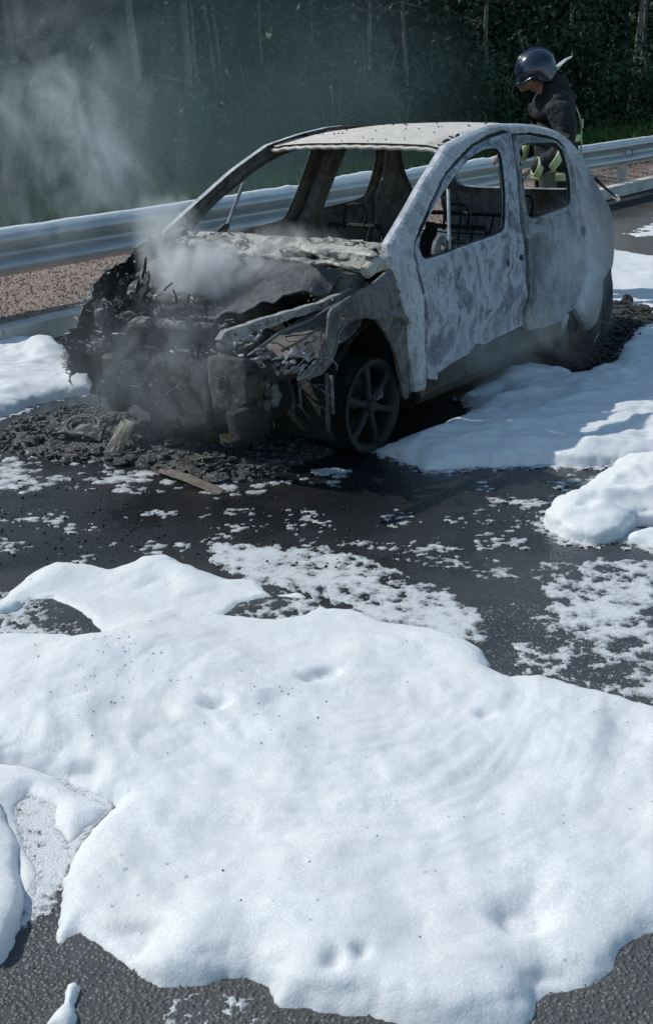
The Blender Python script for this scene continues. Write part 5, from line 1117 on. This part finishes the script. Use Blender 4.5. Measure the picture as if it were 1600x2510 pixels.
# the wood behind, one mass
q = np.random.default_rng(55); n = 150000
u = q.uniform(-30, 75, n); v = 12+q.uniform(0, 1, n)**1.3*22; z = q.uniform(0, 1, n)**1.1*10.5
x = KA.x+KD.x*u-KN.x*v; y = KA.y+KD.y*u-KN.y*v; cl = fbm(x, y, z, .45, 3); ok = cl > -.12; x, y, z, v = x[ok], y[ok], z[ok], v[ok]; n = len(x)
a = q.normal(size=(n, 3)); a /= np.linalg.norm(a, axis=1)[:, None]; b = np.cross(a, q.normal(size=(n, 3))); b /= np.linalg.norm(b, axis=1)[:, None]
p = np.stack([x, y, z+ground_z(v)], -1); s = q.uniform(.09, .22, n)[:, None]
n2 = 95000; u = q.uniform(-40, 110, n2); v2 = 20+q.uniform(0, 1, n2)*30; z2 = q.uniform(0, 1, n2)*15
x2 = KA.x+KD.x*u-KN.x*v2; y2 = KA.y+KD.y*u-KN.y*v2; a2 = q.normal(size=(n2, 3)); a2 /= np.linalg.norm(a2, axis=1)[:, None]; b2 = np.cross(a2, q.normal(size=(n2, 3))); b2 /= np.linalg.norm(b2, axis=1)[:, None]
p = np.concatenate([p, np.stack([x2, y2, z2+ground_z(v2)], -1)]); a = np.concatenate([a, a2]); b = np.concatenate([b, b2]); s = np.concatenate([s, q.uniform(.3, .75, n2)[:, None]]); n += n2
tag(link('far_woodland', mesh_np('far_woodland', np.stack([p-a*s, p+b*s*.5, p+a*s, p-b*s*.5], 1).reshape(-1, 3), np.arange(4*n).reshape(-1, 4), False), M_leafd), kind='stuff')
# grass and weeds behind the rail and on the verge
def grass(name, n, u0, u1, v0, v1, h, seed, mat, zf):
    q = np.random.default_rng(seed); u = q.uniform(u0, u1, n); v = q.uniform(v0, v1, n); x = KA.x+KD.x*u-KN.x*v; y = KA.y+KD.y*u-KN.y*v
    k = fbm(x, y, seed, .9, 3) > -.15; u, v, x, y = u[k], v[k], x[k], y[k]; n = len(x); z = zf(u, v, x, y); a = q.uniform(0, 6.28, n); hh = q.uniform(.4, 1, n)*h; w_ = .004+hh*.025; l = q.normal(size=(n, 2))*hh[:, None]*.35
    c, s_ = np.cos(a)*w_, np.sin(a)*w_
    V = np.stack([np.stack([x-c, y-s_, z], -1), np.stack([x+c, y+s_, z], -1), np.stack([x+c*.7+l[:, 0]*.4, y+s_*.7+l[:, 1]*.4, z+hh*.6], -1), np.stack([x+l[:, 0], y+l[:, 1], z+hh], -1)], 1)
    tag(link(name, mesh_np(name, V.reshape(-1, 3), np.arange(4*n).reshape(-1, 4), False), mat), kind='stuff')
grass('meadow_grass', 60000, -4, 45, 2.0, 12, .45, 5, M_grass, lambda U, V_, x, y: forest_z(U, V_, x, y)-.03)
grass('verge_weeds', 2600, 11.5, 17, .7, 1.9, .14, 6, M_grass, lambda U, V_, x, y: verge_z(U, V_, x, y))

# ------------------------------------------------------------------ smoke
def smoke(name, c, size, dens, nscale, thr, aniso=.05, col=(.95, .97, 1.0), rot=0.0, tilt=0.0, stretchv=(1, 1, .6), soft=1.0, dist=1.5, step=None, uniform=0.0, pw=1.5):
    mb = MB(); n = 12; V = []; mb.lump((0, 0, 0), (2, 2, 2), 1, 0.0, 14); o = mb.build(name, None)
    o.location = c; o.scale = (size[0]/2, size[1]/2, size[2]/2); o.rotation_euler = (0, tilt, rot); tag(o, kind='stuff')
    t = NT(name); ob = t.obj()
    ln_ = t.n('VectorMath', {0: ob}, operation='LENGTH').outputs['Value']
    fall = t.math('POWER', t.map(ln_, .15, .98, 1.0, 0.0), pw)
    mp = t.n('Mapping', {'Vector': ob, 'Scale': tuple(s*z/2 for s, z in zip(stretchv, size)), 'Location': (c[0], c[1], c[2])}).outputs[0]
    ns = t.noise(nscale, 4, .55, vec=mp, dist=dist)
    d = t.map(ns, thr, thr+.25*soft, uniform, 1.0)
    d = t.math('MULTIPLY', t.math('MULTIPLY', d, fall), dens)
    vol = t.n('VolumePrincipled', {'Density': d, 'Color': (*col, 1), 'Anisotropy': aniso})
    om = t.n('OutputMaterial'); t.t.links.new(vol.outputs[0], om.inputs['Volume']); o.data.materials.append(t.m)
    return o
pc = lambda X, Y, Z: c2w((X, Y, Z))
BLU = (.90, .97, .99); WH = (.99, 1, 1)
smoke('smoke', D(120, 300, 7.0), (2.1, 1.1, 2.2), 1.5, 2.6, .46, col=BLU, soft=.7, dist=2.5)
smoke('smoke', D(265, 390, 6.75), (.55, .5, 1.8), 5.0, 3.6, .45, tilt=-.55, col=BLU, soft=.75, dist=1.6, stretchv=(1, 1, .45))
smoke('smoke', D(430, 640, 5.55), (.42, .4, .85), 30.0, 5.0, .44, tilt=-.15, soft=.8, col=WH, dist=1.0, stretchv=(1, 1, .5), pw=1.2)
smoke('smoke', D(500, 690, 5.4), (.55, .45, .5), 28.0, 5.0, .45, soft=.8, col=WH, dist=1.0, pw=1.2)
smoke('smoke', D(670, 650, 5.45), (1.0, .6, .45), 12.0, 6.0, .45, soft=.7, col=WH, dist=2.0)
smoke('smoke', D(1400, 680, 6.25), (.8, .6, 1.0), 4.0, 4.6, .44, col=BLU, soft=.7, dist=2.0)
smoke('smoke', D(1220, 850, 5.5), (1.2, .5, .5), 2.4, 4.0, .40, col=BLU)
smoke('smoke', D(360, 900, 4.7), (1.4, .6, .95), 1.5, 4.0, .40, col=BLU, dist=2.0, soft=.8)
smoke('smoke', D(420, 330, 12.0), (7.0, 4.5, 4.6), .075, .8, .32, uniform=.35, pw=1.0, col=(.6, .88, .92))
smoke('smoke', D(900, 200, 13.0), (3.2, 3.0, 2.2), .08, 1.0, .42, uniform=.15, col=(.6, .88, .92))
